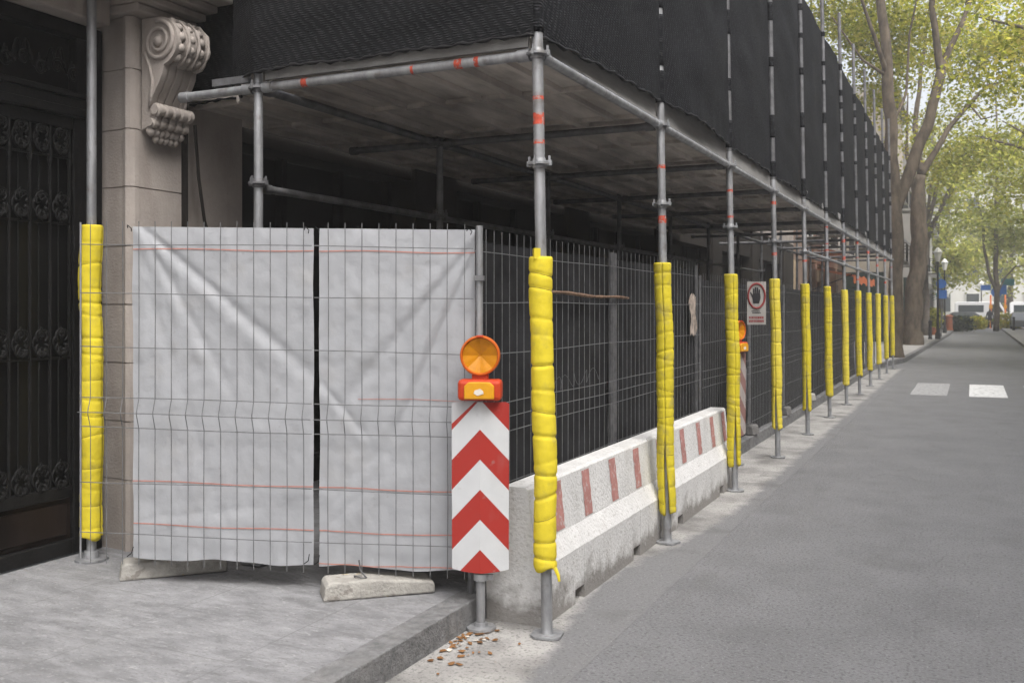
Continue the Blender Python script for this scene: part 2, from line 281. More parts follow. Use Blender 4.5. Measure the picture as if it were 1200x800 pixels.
# ------------------------------------------------------------------ mesh helpers
class MB:
    def __init__(s): s.v = []; s.f = []; s.mi = []
    def add(s, vs, fs, mi=0):
        o = len(s.v); s.v += [tuple(v) for v in vs]; s.f += [tuple(i+o for i in f) for f in fs]; s.mi += [mi]*len(fs); return s
    def box(s, c, d, rz=0, mi=0, mtx=None):
        x, y, z = (q/2 for q in d)
        vs = [Vector((a*x, b_*y, e*z)) for a in (-1,1) for b_ in (-1,1) for e in (-1,1)]
        mm = mtx if mtx else Matrix.Rotation(rz, 3, 'Z')
        vs = [mm @ v + Vector(c) for v in vs]
        return s.add(vs, [(0,1,3,2),(4,6,7,5),(0,4,5,1),(2,3,7,6),(0,2,6,4),(1,5,7,3)], mi)
    def span(s, x0, x1, y0, y1, z0, z1, mi=0):
        return s.box(((x0+x1)/2, (y0+y1)/2, (z0+z1)/2), (abs(x1-x0), abs(y1-y0), abs(z1-z0)), mi=mi)
    def tube(s, pts, rad, n=8, mi=0, cap=True, closed=False):
        pts = [Vector(p) for p in pts]; N = len(pts)
        rad = rad if isinstance(rad, (list, tuple)) else [rad]*N
        up = None; vs = []; fs = []
        for i, p in enumerate(pts):
            if closed: d = pts[(i+1) % N]-pts[i-1]
            else: d = pts[min(i+1, N-1)]-pts[max(i-1, 0)]
            d.normalize()
            if up is None: up = Vector((0,0,1)) if abs(d.z) < .9 else Vector((1,0,0))
            a = d.cross(up)
            if a.length < 1e-6: a = d.orthogonal()
            a.normalize(); b_ = a.cross(d); up = b_
            for k in range(n):
                t = 2*PI*k/n; vs.append(p+(a*math.cos(t)+b_*math.sin(t))*rad[i])
        for i in range(N if closed else N-1):
            j = (i+1) % N
            for k in range(n):
                k2 = (k+1) % n; fs.append((i*n+k, i*n+k2, j*n+k2, j*n+k))
        if cap and not closed: fs.append(tuple(range(n-1, -1, -1))); fs.append(tuple((N-1)*n+k for k in range(n)))
        return s.add(vs, fs, mi)
    def lathe(s, c, prof, n=16, axis=None, mi=0):
        """prof: list of (r, h) along axis (default Z)"""
        ax = Vector(axis).normalized() if axis else Vector((0,0,1))
        q = Vector((0,0,1)).rotation_difference(ax); vs = []; fs = []
        for r, h in prof:
            for k in range(n):
                t = 2*PI*k/n; vs.append(q @ Vector((max(r,1e-4)*math.cos(t), max(r,1e-4)*math.sin(t), h)) + Vector(c))
        for i in range(len(prof)-1):
            for k in range(n):
                k2 = (k+1) % n; fs.append((i*n+k, i*n+k2, (i+1)*n+k2, (i+1)*n+k))
        fs.append(tuple(range(n-1, -1, -1))); fs.append(tuple((len(prof)-1)*n+k for k in range(n)))
        return s.add(vs, fs, mi)
    def prism(s, poly, fn, t0, t1, mi=0):
        """extrude a 2D polygon; fn(u,v,t) -> 3D"""
        N = len(poly); vs = [fn(u, v, t0) for u, v in poly]+[fn(u, v, t1) for u, v in poly]
        fs = [(i, (i+1) % N, N+(i+1) % N, N+i) for i in range(N)]+[tuple(range(N-1, -1, -1)), tuple(range(N, 2*N))]
        return s.add(vs, fs, mi)
    def grid(s, nu, nv, fn, mi=0):
        vs = [fn(i/nu, j/nv) for j in range(nv+1) for i in range(nu+1)]
        fs = [(j*(nu+1)+i, j*(nu+1)+i+1, (j+1)*(nu+1)+i+1, (j+1)*(nu+1)+i) for j in range(nv) for i in range(nu)]
        return s.add(vs, fs, mi)
    def build(s, name, mats, parent=None, smooth=False, loc=(0,0,0), bevel=0, recalc=True):
        me = bpy.data.meshes.new(name); off = Vector(loc)
        if parent is not None: off = off + wloc(parent)
        me.from_pydata([tuple(Vector(v)-off) for v in s.v], [], s.f); 
        mats = mats if isinstance(mats, (list, tuple)) else [mats]
        for q in mats: me.materials.append(q)
        me.polygons.foreach_set('material_index', s.mi)
        if recalc:
            import bmesh
            bm = bmesh.new(); bm.from_mesh(me); bmesh.ops.recalc_face_normals(bm, faces=bm.faces); bm.to_mesh(me); bm.free()
        me.update()
        o = bpy.data.objects.new(name, me); C.objects.link(o); o.location = loc
        if parent is not None: o.parent = parent
        if smooth:
            me.polygons.foreach_set('use_smooth', [True]*len(me.polygons))
            if smooth != 'all': me.set_sharp_from_angle(angle=R(40))
        if bevel:
            bv = o.modifiers.new('bevel', 'BEVEL'); bv.width = bevel; bv.segments = 2; bv.limit_method = 'ANGLE'
        return o
def wloc(o):
    v = Vector(o.location)
    while o.parent: o = o.parent; v += Vector(o.location)
    return v
def tag(o, label=None, cat=None, group=None, kind=None):
    if label: o['label'] = label
    if cat: o['category'] = cat
    if group: o['group'] = group
    if kind: o['kind'] = kind
    return o
def thing(name, label, cat, loc=(0,0,0), group=None):
    o = bpy.data.objects.new(name, None); C.objects.link(o); o.location = loc; o.empty_display_size = .2
    return tag(o, label, cat, group)
def copy_tree(o, parent=None):
    c = o.copy(); C.objects.link(c)
    if parent is not None: c.parent = parent
    for ch in list(o.children): copy_tree(ch, c)
    return c
ORD = ['first','second','third','fourth','fifth','sixth','seventh','eighth','ninth','tenth','eleventh','twelfth','thirteenth']
def sm(x): x = max(0, min(1, x)); return x*x*(3-2*x)
def hrand(*k): return noise.random_vector if False else (math.sin(sum(a*b for a, b in zip(k, (12.9898, 78.233, 37.719))))*43758.5453) % 1

# ------------------------------------------------------------------ setting: ground, road, pavements
KX = -2.62          # left kerb face
def kerbx(y):       # the left kerb edges slowly into the road past the scaffold
    pts = [(-4, KX), (31, KX), (35, -2.05), (70, -1.35), (96, -1.3)]
    for (a, xa), (b_, xb) in zip(pts, pts[1:]):
        if y <= b_: return xa+(xb-xa)*(y-a)/(b_-a)
    return pts[-1][1]
g = MB(); g.add([(-290,-290,-.03),(290,-290,-.03),(290,290,-.03),(-290,290,-.03)], [(0,1,2,3)]); tag(g.build('ground', M['ground']), kind='structure')
rd = MB(); ys = [-6, 31, 35, 70, 96]
for a, b_ in zip(ys, ys[1:]):
    rd.add([(kerbx(a)-.02, a, 0), (2.14, a, 0), (2.14, b_, 0), (kerbx(b_)-.02, b_, 0)], [(0,1,2,3)])
rd.add([(-60,96,0),(60,96,0),(60,108,0),(-60,108,0)], [(0,1,2,3)])
tag(rd.build('road', M['asphalt']), kind='structure')
gu = MB(); N = 60      # concrete gutter strip, ragged outer edge
def gx(y): return -1.80
gu.grid(1, N, lambda u, v: ((KX+.001) if u == 0 else gx(1.5+29.5*v), 1.5+29.5*v, .0015))
tag(gu.build('gutter', M['gutter']), kind='structure')
def slope(x): return .15 + (KX-x)*.014          # pavement falls towards the kerb
sw = MB()
sw.grid(1, 1, lambda u, v: (KX-.15-4.5*(1-u), -6+37*v, slope(KX-.16-4.5*(1-u))-.001))
tag(sw.build('pavement', M['pavement']), kind='structure')
kb = MB(); y = -6.; k = 0
while y < 31:
    L = min(1.2, 31-y)
    kb.span(KX-.157, KX, y+.002, y+L-.002, -.02, .1522+.0012*hrand(k, 3)); y += L; k += 1
tag(kb.build('kerb', M['kerb'], bevel=.006), kind='structure')
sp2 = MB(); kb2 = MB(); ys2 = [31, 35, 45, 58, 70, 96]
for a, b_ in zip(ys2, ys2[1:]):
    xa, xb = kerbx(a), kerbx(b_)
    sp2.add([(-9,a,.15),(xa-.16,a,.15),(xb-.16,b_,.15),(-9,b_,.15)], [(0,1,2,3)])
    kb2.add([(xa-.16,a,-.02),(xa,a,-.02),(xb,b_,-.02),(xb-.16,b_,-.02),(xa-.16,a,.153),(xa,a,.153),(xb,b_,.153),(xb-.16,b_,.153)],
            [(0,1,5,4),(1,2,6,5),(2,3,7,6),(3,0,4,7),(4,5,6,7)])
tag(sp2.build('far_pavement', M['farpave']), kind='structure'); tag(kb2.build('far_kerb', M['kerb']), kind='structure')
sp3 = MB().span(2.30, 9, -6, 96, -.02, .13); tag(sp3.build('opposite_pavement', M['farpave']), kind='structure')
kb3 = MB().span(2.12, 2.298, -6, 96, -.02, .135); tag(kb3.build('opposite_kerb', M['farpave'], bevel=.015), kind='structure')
cw = MB(); 
for x0, mi in ((-1.97, 1), (-1.21, 1), (-.07, 0), (1.07, 0)):
    if x0 < -1.5: continue
    cw.grid(4, 12, lambda u, v: (x0+.72*u, 22.2+3.5*v, .004), mi)
tag(cw.build('crosswalk', [M['paint'], M['paint_worn']]), kind='structure')

# ------------------------------------------------------------------ stone building
PX = -5.18; DX = -5.48
bld = thing('stone_building', 'beige stone town building with carved console beside the iron door', 'building', (-6, 12, 0))
def part(mb, name, m, parent=bld, **k): return mb.build(name, m, parent, **k)
w = MB()
w.span(-5.9, -5.34, 5.34, 6.16, 0, 3.9)                         # wall beside the pilaster
w.span(-6.4, -5.30, -6, 2.6, 0, 3.86)                           # wall before the door
w.span(-6.4, -5.36, 2.6, 5.3, 4.45, 12); w.span(-6.4, -5.36, -6, 2.6, 3.86, 12)
w.span(-6.4, -5.36, 5.3, 33, 3.902, 12)
part(w, 'wall', M['stone'], bevel=.01)
w = MB()
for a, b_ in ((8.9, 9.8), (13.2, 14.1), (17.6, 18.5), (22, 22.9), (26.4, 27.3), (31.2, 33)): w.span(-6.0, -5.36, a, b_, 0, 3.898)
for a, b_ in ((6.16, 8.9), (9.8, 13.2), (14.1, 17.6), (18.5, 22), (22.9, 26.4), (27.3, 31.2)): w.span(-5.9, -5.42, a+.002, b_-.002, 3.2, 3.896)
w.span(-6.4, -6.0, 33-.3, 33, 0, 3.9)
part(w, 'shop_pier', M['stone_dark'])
for a, b_ in ((6.16, 8.9), (9.8, 13.2), (14.1, 17.6), (18.5, 22), (22.9, 26.4), (27.3, 31.2)):
    f = MB(); f.span(-5.75, -5.68, a+.01, b_-.01, .1, .45); 
    for q in np.linspace(a+.05, b_-.05, 4): f.span(-5.74, -5.66, q-.035, q+.035, .452, 3.19)
    fr = part(f, 'shop_window', M['iron']); pn = MB().span(-5.78, -5.755, a+.01, b_-.01, .1, 3.19); part(pn, 'pane', M['void'], fr)
# pilaster with coursed blocks
pl = MB(); jz = [.17, .67, 1.07, 1.47, 1.87, 2.27, 2.675, 3.07, 3.48, 3.84]
def pil_poly(inset=0):   # plan section; rounded arris at the street corner
    return [(-5.9, 4.87+inset), (PX-.075, 4.87+inset), (PX-.075, 4.855+inset), (PX-.04, 4.845+inset), (PX-.012, 4.86+inset), (PX-inset, 4.892+inset), (PX-inset, 4.93), (PX-.012-inset, 4.94), (PX-.012-inset, 5.335-inset), (-5.9, 5.335-inset)]
for a, b_ in zip(jz, jz[1:]): pl.prism(pil_poly(), lambda u, v, t: (u, v, t), a+.004, b_-.004)
pl.prism(pil_poly(.012), lambda u, v, t: (u, v, t), .165, 3.838)
part(pl, 'pilaster', M['stone'])
# cornice slab above the door and console, stepped mouldings
co = MB()
steps = [(3.842, 3.90, -5.06, 5.355), (3.902, 3.955, -4.99, 5.375), (3.957, 4.01, -4.90, 5.395), (4.012, 4.45, -4.78, 5.42)]
for z0, z1, xf, ye in steps: co.span(-5.9, xf, 4.80 if z1 < 4.02 else 2.0, ye, z0, z1)
part(co, 'cornice', M['stone'], bevel=.012)
li = MB().span(-5.9, -5.30, 2.6, 4.795, 3.76, 4.008); part(li, 'lintel', M['stone'], bevel=.015)
# console : S-profile in the XZ plane, repeated in slices across its width so the front is fluted
def cons_profile(g_):
    P = []
    cx, cz, r = -5.02, 3.665, .155+g_
    for t in np.linspace(92, -75, 16): P.append((cx+r*math.cos(R(t)), cz+r*math.sin(R(t))))
    for t in np.linspace(0, 1, 8)[1:]:
        P.append((-4.985-.125*sm(t)+g_*.6, cz-.165-.29*t))
    P += [(-5.065+g_, 3.205), (-5.05+g_, 3.165), (-5.065+g_, 3.12), (-5.10+g_, 3.10), (-5.175, 3.075), (PX+.002, 3.06)]
    return [(PX+.002, cz+.17)]+P
cn = MB(); ylo, yhi = 4.95, 5.26; W = (yhi-ylo)
sl = [(0,.13,.012), (.13,.2,-.012), (.2,.36,.006), (.36,.42,-.014), (.42,.58,.014), (.58,.64,-.014), (.64,.8,.006), (.8,.87,-.012), (.87,1,.012)]
for a, b_, g_ in sl: cn.prism(cons_profile(g_), lambda u, v, t: (u, t, v), ylo+W*a, ylo+W*b_)
cons = part(cn, 'console', M['stone'], smooth=True)
for yy, sgn in ((ylo-.004, -1), (yhi+.004, 1)):                # spiral relief on both cheeks
    sc = MB(); pts = []; rad = []
    for t in np.linspace(0, 4.4*PI, 70):
        r_ = .142*(1-t/(4.4*PI)*.80); pts.append((-5.02+r_*math.cos(R(100)-t), yy, 3.665+r_*math.sin(R(100)-t))); rad.append(.017*(1-.35*t/(4.4*PI)))
    sc.tube(pts, rad, 8); sc.lathe((-5.02, yy-.0*sgn, 3.665), [(.034,-.02),(.034,.012),(.02,.026),(.003,.03)], 14, (0, sgn, 0))
    pts = [(-5.02+.142*math.cos(R(100+s)), yy, 3.665+.142*math.sin(R(100+s))) for s in (0, 25, 45)]
    edge = [(-5.145,yy,3.60),(-5.10,yy,3.50),(-5.075,yy,3.40),(-5.085,yy,3.30),(-5.10,yy,3.22)]
    sc.tube(edge, .013, 8)
    part(sc, 'volute_scroll', M['stone'], cons, smooth='all')
lf = MB()
for q in range(3):                                             # carved leaves on the volute front
    yc = ylo+W*(.2+.3*q)
    for t in (62, 35, 8, -20, -45):
        c = (-5.02+.160*math.cos(R(t)), yc+.012*((t//9) % 3-1), 3.665+.160*math.sin(R(t)))
        lf.lathe(c, [(.004,-.012),(.026,-.006),(.034,.004),(.018,.018),(.004,.022)], 9, (math.cos(R(t)), 0, math.sin(R(t))))
    lf.tube([(-5.02+.168*math.cos(R(t)), yc+.05, 3.665+.168*math.sin(R(t))) for t in range(75, -70, -12)], [.012+.006*math.sin(t*1.9) for t in range(13)], 7)
part(lf, 'leaf_carving', M['stone'], cons, smooth='all')
rl = MB()                                                      # beaded roll and drops under the S-curve
for zc, r_, xo in ((3.20, .048, -5.045), (3.115, .036, -5.085)):
    pts = [(xo, ylo-.02+(W+.04)*t, zc) for t in np.linspace(0, 1, 41)]
    rl.tube(pts, [r_*(1 if abs(((t*5) % 1)-.5) < .36 else .72) for t in np.linspace(0, 1, 41)], 12)
for q in range(7):
    for zz, rr in ((3.06, .034), (3.015, .026)):
        if zz < 3.03 and (q < 1 or q > 5): continue
        rl.lathe((-5.115-.012*(zz < 3.03), ylo+.02+q*.045+.01*(zz < 3.03), zz), [(.004,-rr*1.1),(rr*.8,-rr*.6),(rr,0),(rr*.75,rr*.7),(.004,rr*1.1)], 9)
part(rl, 'beaded_roll', M['stone'], cons, smooth=True)
# rain pipe in the corner
rp = MB().tube([(-5.27, 5.42, .18), (-5.27, 5.42, 3.8)], .045, 12).tube([(-5.22, 5.50, 3.2), (-5.20, 5.52, 2.8), (-5.22, 5.60, 2.5), (-5.28, 5.72, 2.38)], .012, 6)
part(rp, 'rain_pipe', M['stone_dark'], smooth=True)
# iron door
door = MB(); 
for y0, y1 in ((2.62, 2.72), (3.62, 3.72), (4.62, 4.74)): door.span(DX-.03, DX+.03, y0, y1, .2, 3.12)
for z0, z1 in ((.2, .30), (.58, .66), (3.04, 3.12)): door.span(DX-.028, DX+.028, 2.722, 4.618, z0, z1)
door.span(DX-.06, DX+.085, 2.6, 4.76, 3.122, 3.18); door.span(DX-.06, DX+.05, 2.6, 4.76, 3.182, 3.25); door.span(DX-.06, DX+.07, 2.6, 4.76, 3.252, 3.29)
door.span(DX-.05, DX+.05, 2.6, 4.76, 3.66, 3.756); door.span(DX-.05, DX+.04, 4.64, 4.76, 3.292, 3.658)
door.span(DX-.06, DX+.045, 4.762, 4.845, .19, 3.756)
door = part(door, 'door', M['iron'], bevel=.008)
pn = MB().span(DX-.05, DX-.005, 2.7, 4.64, .30, .58); pn.span(DX-.004, DX+.012, 3.76, 4.58, .335, .545); pn.span(DX-.004, DX+.012, 2.76, 3.58, .335, .545)
part(pn, 'kick_panel', M['bronze'], door, bevel=.006)
gl = MB().span(DX-.055, DX-.045, 2.7, 4.7, .6, 3.7); part(gl, 'door_pane', M['doorglass'], door)
gr = MB()
for q in range(13):
    yb = 2.80+q*.15
    if abs(yb-3.67) < .07: continue
    gr.tube([(DX+.01, yb, .66), (DX+.01, yb, 3.04)], .011, 8); gr.tube([(DX+.0, yb+.075, .66), (DX, yb+.075, 3.04)], .006, 6)
    gr.lathe((DX+.01, yb, 2.84), [(.011,-.05),(.02,-.02),(.013,0),(.02,.02),(.011,.05)], 8)
part(gr, 'grille', M['iron'], door, smooth=True)
ob = MB()
for zb, r_ in ((2.95, .058), (2.51, .062), (1.62, .060), (.74, .065)):
    for q in range(13):
        yb = 2.80+q*.15+.075
        if abs(yb-3.745) < .05 or yb > 4.62: continue
        ob.tube([(DX+.02, yb+r_*math.cos(t), zb+r_*math.sin(t)) for t in np.linspace(0, 2*PI, 14)[:-1]], .008, 6, closed=True)
        for s1 in (-1, 1):
            for s2 in (-1, 1):
                ob.tube([(DX+.028, yb+s1*(.012+.034*math.cos(t)), zb+s2*(.02+.038*math.sin(t)+.025)) for t in np.linspace(-1.2, 3.4, 9)], [.010-.0006*k for k in range(9)], 5)
        for s1 in (-1, 1): ob.tube([(DX+.02, yb, zb+s1*.10), (DX+.03, yb+.03, zb+s1*.065), (DX+.02, yb, zb+s1*.03), (DX+.03, yb-.03, zb+s1*.065)], .008, 5, closed=True)
    ob.tube([(DX+.012, 2.73, zb-.105), (DX+.012, 4.61, zb-.105)], .009, 6)
part(ob, 'scroll_band', M['iron'], door, smooth='all')
tr = MB()
for k in range(16):                                            # foliage scrolls in the transom
    yc = 2.75+k*.125; ph = (-1)**k
    tr.tube([(DX+.01, yc+.02*t, 3.48+ph*.10*math.sin(t*1.1)*(1-t*.06)) for t in np.linspace(0, 6, 12)], [.013-.0007*q for q in range(12)], 6)
    tr.tube([(DX+.02, yc+.055*math.cos(t)*(1-t/9), 3.42+ph*.02+.06*math.sin(t)*(1-t/9)) for t in np.linspace(0, 7, 16)], [.012-.0004*q for q in range(16)], 6)
part(tr, 'transom_scrollwork', M['iron'], door, smooth='all')
th = MB().span(-5.9, -5.24, 2.6, 4.84, .1, .186); part(th, 'threshold', M['kerb'], bevel=.01)

# ------------------------------------------------------------------ scaffold
FX, Y0, BAY, NP = -2.165, 5.02, 2.39, 12
LEAN = .018; IX = -4.22; LZ = 3.28; RZ = 2.66
def fx(z): return FX-LEAN*z
scf = thing('scaffold', 'galvanised steel scaffold with plank deck over the pavement', 'scaffold', (FX, Y0, 0))
def rosette(parent, x, y, z, m='galv'):
    mb = MB(); mb.lathe((x, y, z), [(.032,-.028),(.040,-.026),(.040,-.008),(.066,-.006),(.066,.006),(.040,.008),(.036,.03),(.032,.032)], 18)
    for k in range(4):
        t = PI/2*k; cx, cy = x+.058*math.cos(t), y+.058*math.sin(t)
        mb.box((cx, cy, z+.002), (.034, .016, .030), t); mb.box((cx+.004*math.cos(t), cy+.004*math.sin(t), z+.014), (.012, .009, .058), t)
    return mb.build('rosette', M[m], parent, smooth=True)
ZTOP = [12]*0
for i in range(NP):
    y = Y0+BAY*i; top = 7.3 + .25*hrand(i, 2)
    mb = MB(); mb.tube([(fx(z), y, z) for z in (.14, 1, 2, 3, 3.42)], .032, 14)
    mb.tube([(FX-.0005, y, .016), (FX-.003, y, .16)], .0318, 14)
    st = mb.build('standard', M['galv'], scf, smooth=True)
    MB().tube([(fx(z), y, z) for z in (3.421, 4, 5, 6, top)], .0315, 14).build('upper_standard', M['galv_dark'] if i > 1 else M['galv'], scf, smooth=True)
    bp = MB(); a = (R(8), R(-15), R(20), R(5))[i % 4]
    bp.prism([(.085,.05),(.05,.085),(-.05,.085),(-.085,.05),(-.085,-.05),(-.05,-.085),(.05,-.085),(.085,-.05)],
             lambda u, v, t: (FX+u*math.cos(a)-v*math.sin(a), y+u*math.sin(a)+v*math.cos(a), t), .006, .018)
    bp.lathe((FX, y, .018), [(.036,0),(.03,.03),(.026,.032)], 14)
    bp.build('base_plate', M['galv'], st, smooth=True)
    for z in ((LZ, RZ) if i < 9 else (LZ,)): rosette(st, fx(z), y, z)
    for q in range(2+int(2*hrand(i, 9))):
        z = 2.35+.9*hrand(i, q, 5)
        if i == 0: z = (3.02, 2.88, 2.77)[q % 3]
        h = .02+.05*hrand(q, i)
        if min(abs(z-RZ), abs(z-LZ)) < .07: continue
        MB().tube([(fx(z), y, z), (fx(z+h), y, z+h)], .0328, 14, cap=False).build('paint_mark', M['redmark'], st, smooth=True)
for i in range(NP):
    y = Y0+BAY*i
    mb = MB(); mb.tube([(IX, y, .22), (IX, y, 4.2 if i else 5.6)], .030, 12); mb.box((IX, y, .19), (.15, .15, .012))
    st = mb.build('standard', M['galv'] if i < 1 else M['galv_dark'], scf, smooth=True)
    if i < 8:
        rosette(st, IX, y, LZ, 'galv_dark'); rosette(st, IX, y, RZ, 'galv_dark')
def ledger(p, q, r=.030, m=None, name='ledger'):
    p, q = Vector(p), Vector(q); d = (q-p).normalized(); mb = MB()
    mb.tube([p+d*.06, q-d*.06], r, 12); mb.tube([p+d*.045, p+d*.12], r*1.22, 12); mb.tube([q-d*.12, q-d*.045], r*1.22, 12)
    return mb.build(name, m or M['galv'], scf, smooth=True)
for i in range(NP-1):
    ya, yb = Y0+BAY*i, Y0+BAY*(i+1)
    ledger((fx(LZ), ya, LZ), (fx(LZ), yb, LZ)); ledger((IX, ya, LZ), (IX, yb, LZ), m=M['galv_dark'])
    if i >= 4: ledger((fx(RZ), ya, RZ), (fx(RZ), yb, RZ), .024)
    if i < 7: ledger((IX, ya, RZ-.03), (IX, yb, RZ-.03), .026, M['galv_dark'])
for i in range(NP):
    y = Y0+BAY*i
    t = ledger((fx(LZ), y, LZ), (IX, y, LZ), m=M['galv'] if i == 0 else M['galv_dark'], name='transom')
    if i < 8: ledger((IX, y, LZ), (-5.2 if i else -4.93, y, LZ), m=M['galv'] if i == 0 else M['galv_dark'], name='transom')
# red smears on the end transom
for x, wd in ((-2.62, .03), (-2.75, .05), (-3.05, .02), (-3.86, .045)): MB().tube([(x, Y0, LZ), (x+wd, Y0, LZ)], .0306, 14, cap=False).build('paint_mark', M['redmark'], scf, smooth=True)
# second guard tube above the deck, behind the netting top
ledger((-4.22, Y0+BAY*3, 7.0), (-4.22, Y0+BAY*11, 7.0), .028, M['galv_dark'], name='guard_rail')
for i in range(3, NP): 
    mb = MB().tube([(IX, Y0+BAY*i, 4.2), (IX, Y0+BAY*i, 7.4)], .03, 10); mb.build('upper_standard', M['galv_dark'], scf, smooth=True)
# deck planks : steel trays with downturned lips, seen from below
NB = 11
for i in range(NB):
    ya, yb = Y0+BAY*i+.001, Y0+BAY*(i+1)-.001
    for k in range(5):
        if i >= 6 and not (i in (6, 9) and k == 0 or (i == 7 and k == 1)): continue
        x1 = fx(LZ)-.045-k*.622; x0 = x1-.6205; mb = MB(); dz = .004*hrand(i, k)
        if i == 0 and k > 2: ya = 5.46 if k == 4 else 5.42
        mb.span(x0, x1, ya, yb, 3.365+dz, 3.38+dz)
        for xx in (x0, x1-.028): mb.span(xx, xx+.028, ya+.001, yb-.001, 3.318+dz, 3.364+dz)
        for yy in (ya+.12, (ya+yb)/2, yb-.12): mb.span(x0+.03, x1-.03, yy-.02, yy+.02, 3.335+dz, 3.363+dz)
        mb.span((x0+x1)/2-.02, (x0+x1)/2+.02, ya+.15, (ya+yb)/2-.03, 3.328+dz, 3.3635+dz); mb.span((x0+x1)/2-.02, (x0+x1)/2+.02, (ya+yb)/2+.03, yb-.15, 3.328+dz, 3.3635+dz)
        mb.build('deck_plank', M['deck'], scf)
for i in range(NB):                                            # edge boards above the front ledgers
    ya, yb = Y0+BAY*i+.04, Y0+BAY*(i+1)-.04
    mb = MB().span(fx(3.4)-.055, fx(3.4)-.025, ya, yb, 3.325, 3.60); mb.span(fx(3.4)-.025, fx(3.4)-.008, ya, yb, 3.325, 3.34)
    mb.build('edge_board', M['board'], scf)
mb = MB().span(-4.15, fx(3.4)-.05, Y0-.02, Y0+.01, 3.325, 3.42); mb.build('edge_board', M['board'], scf)
mb = MB().span(-4.6, -4.29, Y0-.015, Y0+.01, 3.325, 3.372); mb.build('edge_board', M['galv_dark'], scf)

# tall post by the door, on its own plate
dp = thing('door_post', 'lone scaffold pole standing in front of the iron door', 'scaffold pole', (-5.25, 4.59, .19))
mb = MB().tube([(-5.25, 4.59, .2), (-5.25, 4.59, 3), (-5.245, 4.59, 6.0)], .031, 14); mb.build('pole', M['galv'], dp, smooth=True)
mb = MB().lathe((-5.25, 4.59, .188), [(.105,0),(.105,.012),(.05,.016),(.045,.06),(.033,.062)], 18); mb.build('base_plate', M['galv'], dp, smooth=True)

# ------------------------------------------------------------------ yellow foam sleeves
def sleeve(label, x, y, z0, z1, r=.066, gap=0, gdir=0., seed=0, lean=LEAN, m='foam', split=0., pin=.8, wob=.006):
    """foam pipe lagging pinched by tape; an optional slit of half angle `gap` faces direction gdir and opens towards the bottom"""
    rs = random.Random(seed); h = z1-z0
    root = thing('foam_sleeve', label, 'foam sleeve', (x, y, z0), 'yellow foam sleeves')
    ties = []; z = .05+.05*rs.random()
    while z < h-.05: ties.append((z, (.002+.006*rs.random())*pin, rs.uniform(-.3, .3))); z += rs.choice((.05, .07, .09, .11, .14))+.03*rs.random()
    n = 28; nr = int(h/.0085); mb = MB(); vs = []; fs = []
    ph = [rs.uniform(0, 6) for _ in range(6)]
    g0 = max(gap, .02)
    for j in range(nr+1):
        zz = h*j/nr; cx = wob*(math.sin(zz*4.1+ph[0])+.6*math.sin(zz*9+ph[1])); cy = wob*.6*math.sin(zz*5.3+ph[2])
        gg = g0+split*sm(1-zz/(h*.35))
        ring = []
        for k in range(n+1):
            t = gdir+gg+(2*PI-2*gg)*k/n
            rr = r*(1+.03*math.sin(zz*7+ph[3])+.025*noise.noise(Vector((math.cos(t)*1.5, math.sin(t)*1.5, zz*9+seed*7))))
            for tz, dep, tilt in ties:
                d = (zz-tz-tilt*r*math.sin(t+ph[4]))
                rr -= dep*math.exp(-(d/.010)**2)
            e = min(zz, h-zz); rr -= .006*math.exp(-(e/.006)**2)
            zo = zz + (.018*math.sin(t*2+ph[5]) if j == 0 else 0)
            ring.append((cx+rr*math.cos(t), cy+rr*math.sin(t), zo))
        for k in range(n+1):
            t = gdir+gg+(2*PI-2*gg)*k/n
            ring.append((cx+.036*math.cos(t), cy+.036*math.sin(t), ring[k][2]))
        vs += ring
    T = 2*(n+1)
    for j in range(nr):
        a, b_ = j*T, (j+1)*T
        for k in range(n): fs.append((a+k, a+k+1, b_+k+1, b_+k)); fs.append((a+n+1+k+1, a+n+1+k, b_+n+1+k, b_+n+1+k+1))
        fs.append((a, b_, b_+n+1, a+n+1)); fs.append((a+n, a+2*n+1, b_+2*n+1, b_+n))
    for j in (0, nr):
        a = j*T
        for k in range(n): fs.append((a+k, a+n+1+k, a+n+2+k, a+k+1))
    vs = [(vx+x-lean*(vz+z0), vy+y, vz+z0) for vx, vy, vz in vs]
    mb.add(vs, fs); o = mb.build('foam', M[m], root, smooth='all')
    for tz, dep, tilt in ties:
        if rs.random() < .6: continue
        zz = tz; cx = wob*(math.sin(zz*4.1+ph[0])+.6*math.sin(zz*9+ph[1])); cy = wob*.6*math.sin(zz*5.3+ph[2]); pts = []
        gg = g0+split*sm(1-zz/(h*.35))
        for k in range(23):
            t = gdir+gg+(2*PI-2*gg)*k/22; zq = tz+tilt*r*math.sin(t+ph[4])
            rr = r*(1+.03*math.sin(zz*7+ph[3]))-dep+.0005+.025*r*noise.noise(Vector((math.cos(t)*1.5, math.sin(t)*1.5, zz*9+seed*7)))
            pts.append((x-lean*(zq+z0)+cx+rr*math.cos(t), y+cy+rr*math.sin(t), zq+z0))
        MB().tube(pts, .0020, 5).build('tape_tie', M['tape'], root)
    return root
cam_dir = lambda x, y: math.atan2(-y, -x)
sleeve('long yellow foam sleeve on the lone pole by the iron door', -5.25, 4.59, .335, 2.39, .070, gap=.02, gdir=cam_dir(-5.25, 4.59)+1.2, seed=3, lean=0, wob=.011, split=.2)
s0 = sleeve('yellow foam sleeve on the corner scaffold pole, beside the chevron board', FX, Y0, .385, 2.135, .066, gap=.02, gdir=2.6, seed=1, wob=.004, pin=1.15)
MB().box((FX-.045, Y0-.045, 2.15), (.035, .05, .06), .6).build('loose_flap', M['foam'], s0, smooth=True); mb = MB().tube([(FX+.06, Y0-.03, .40), (FX+.085, Y0-.04, .36), (FX+.09, Y0-.04, .33)], [.012, .010, .007], 6)
mb.build('loose_flap', M['foam'], s0, smooth=True)
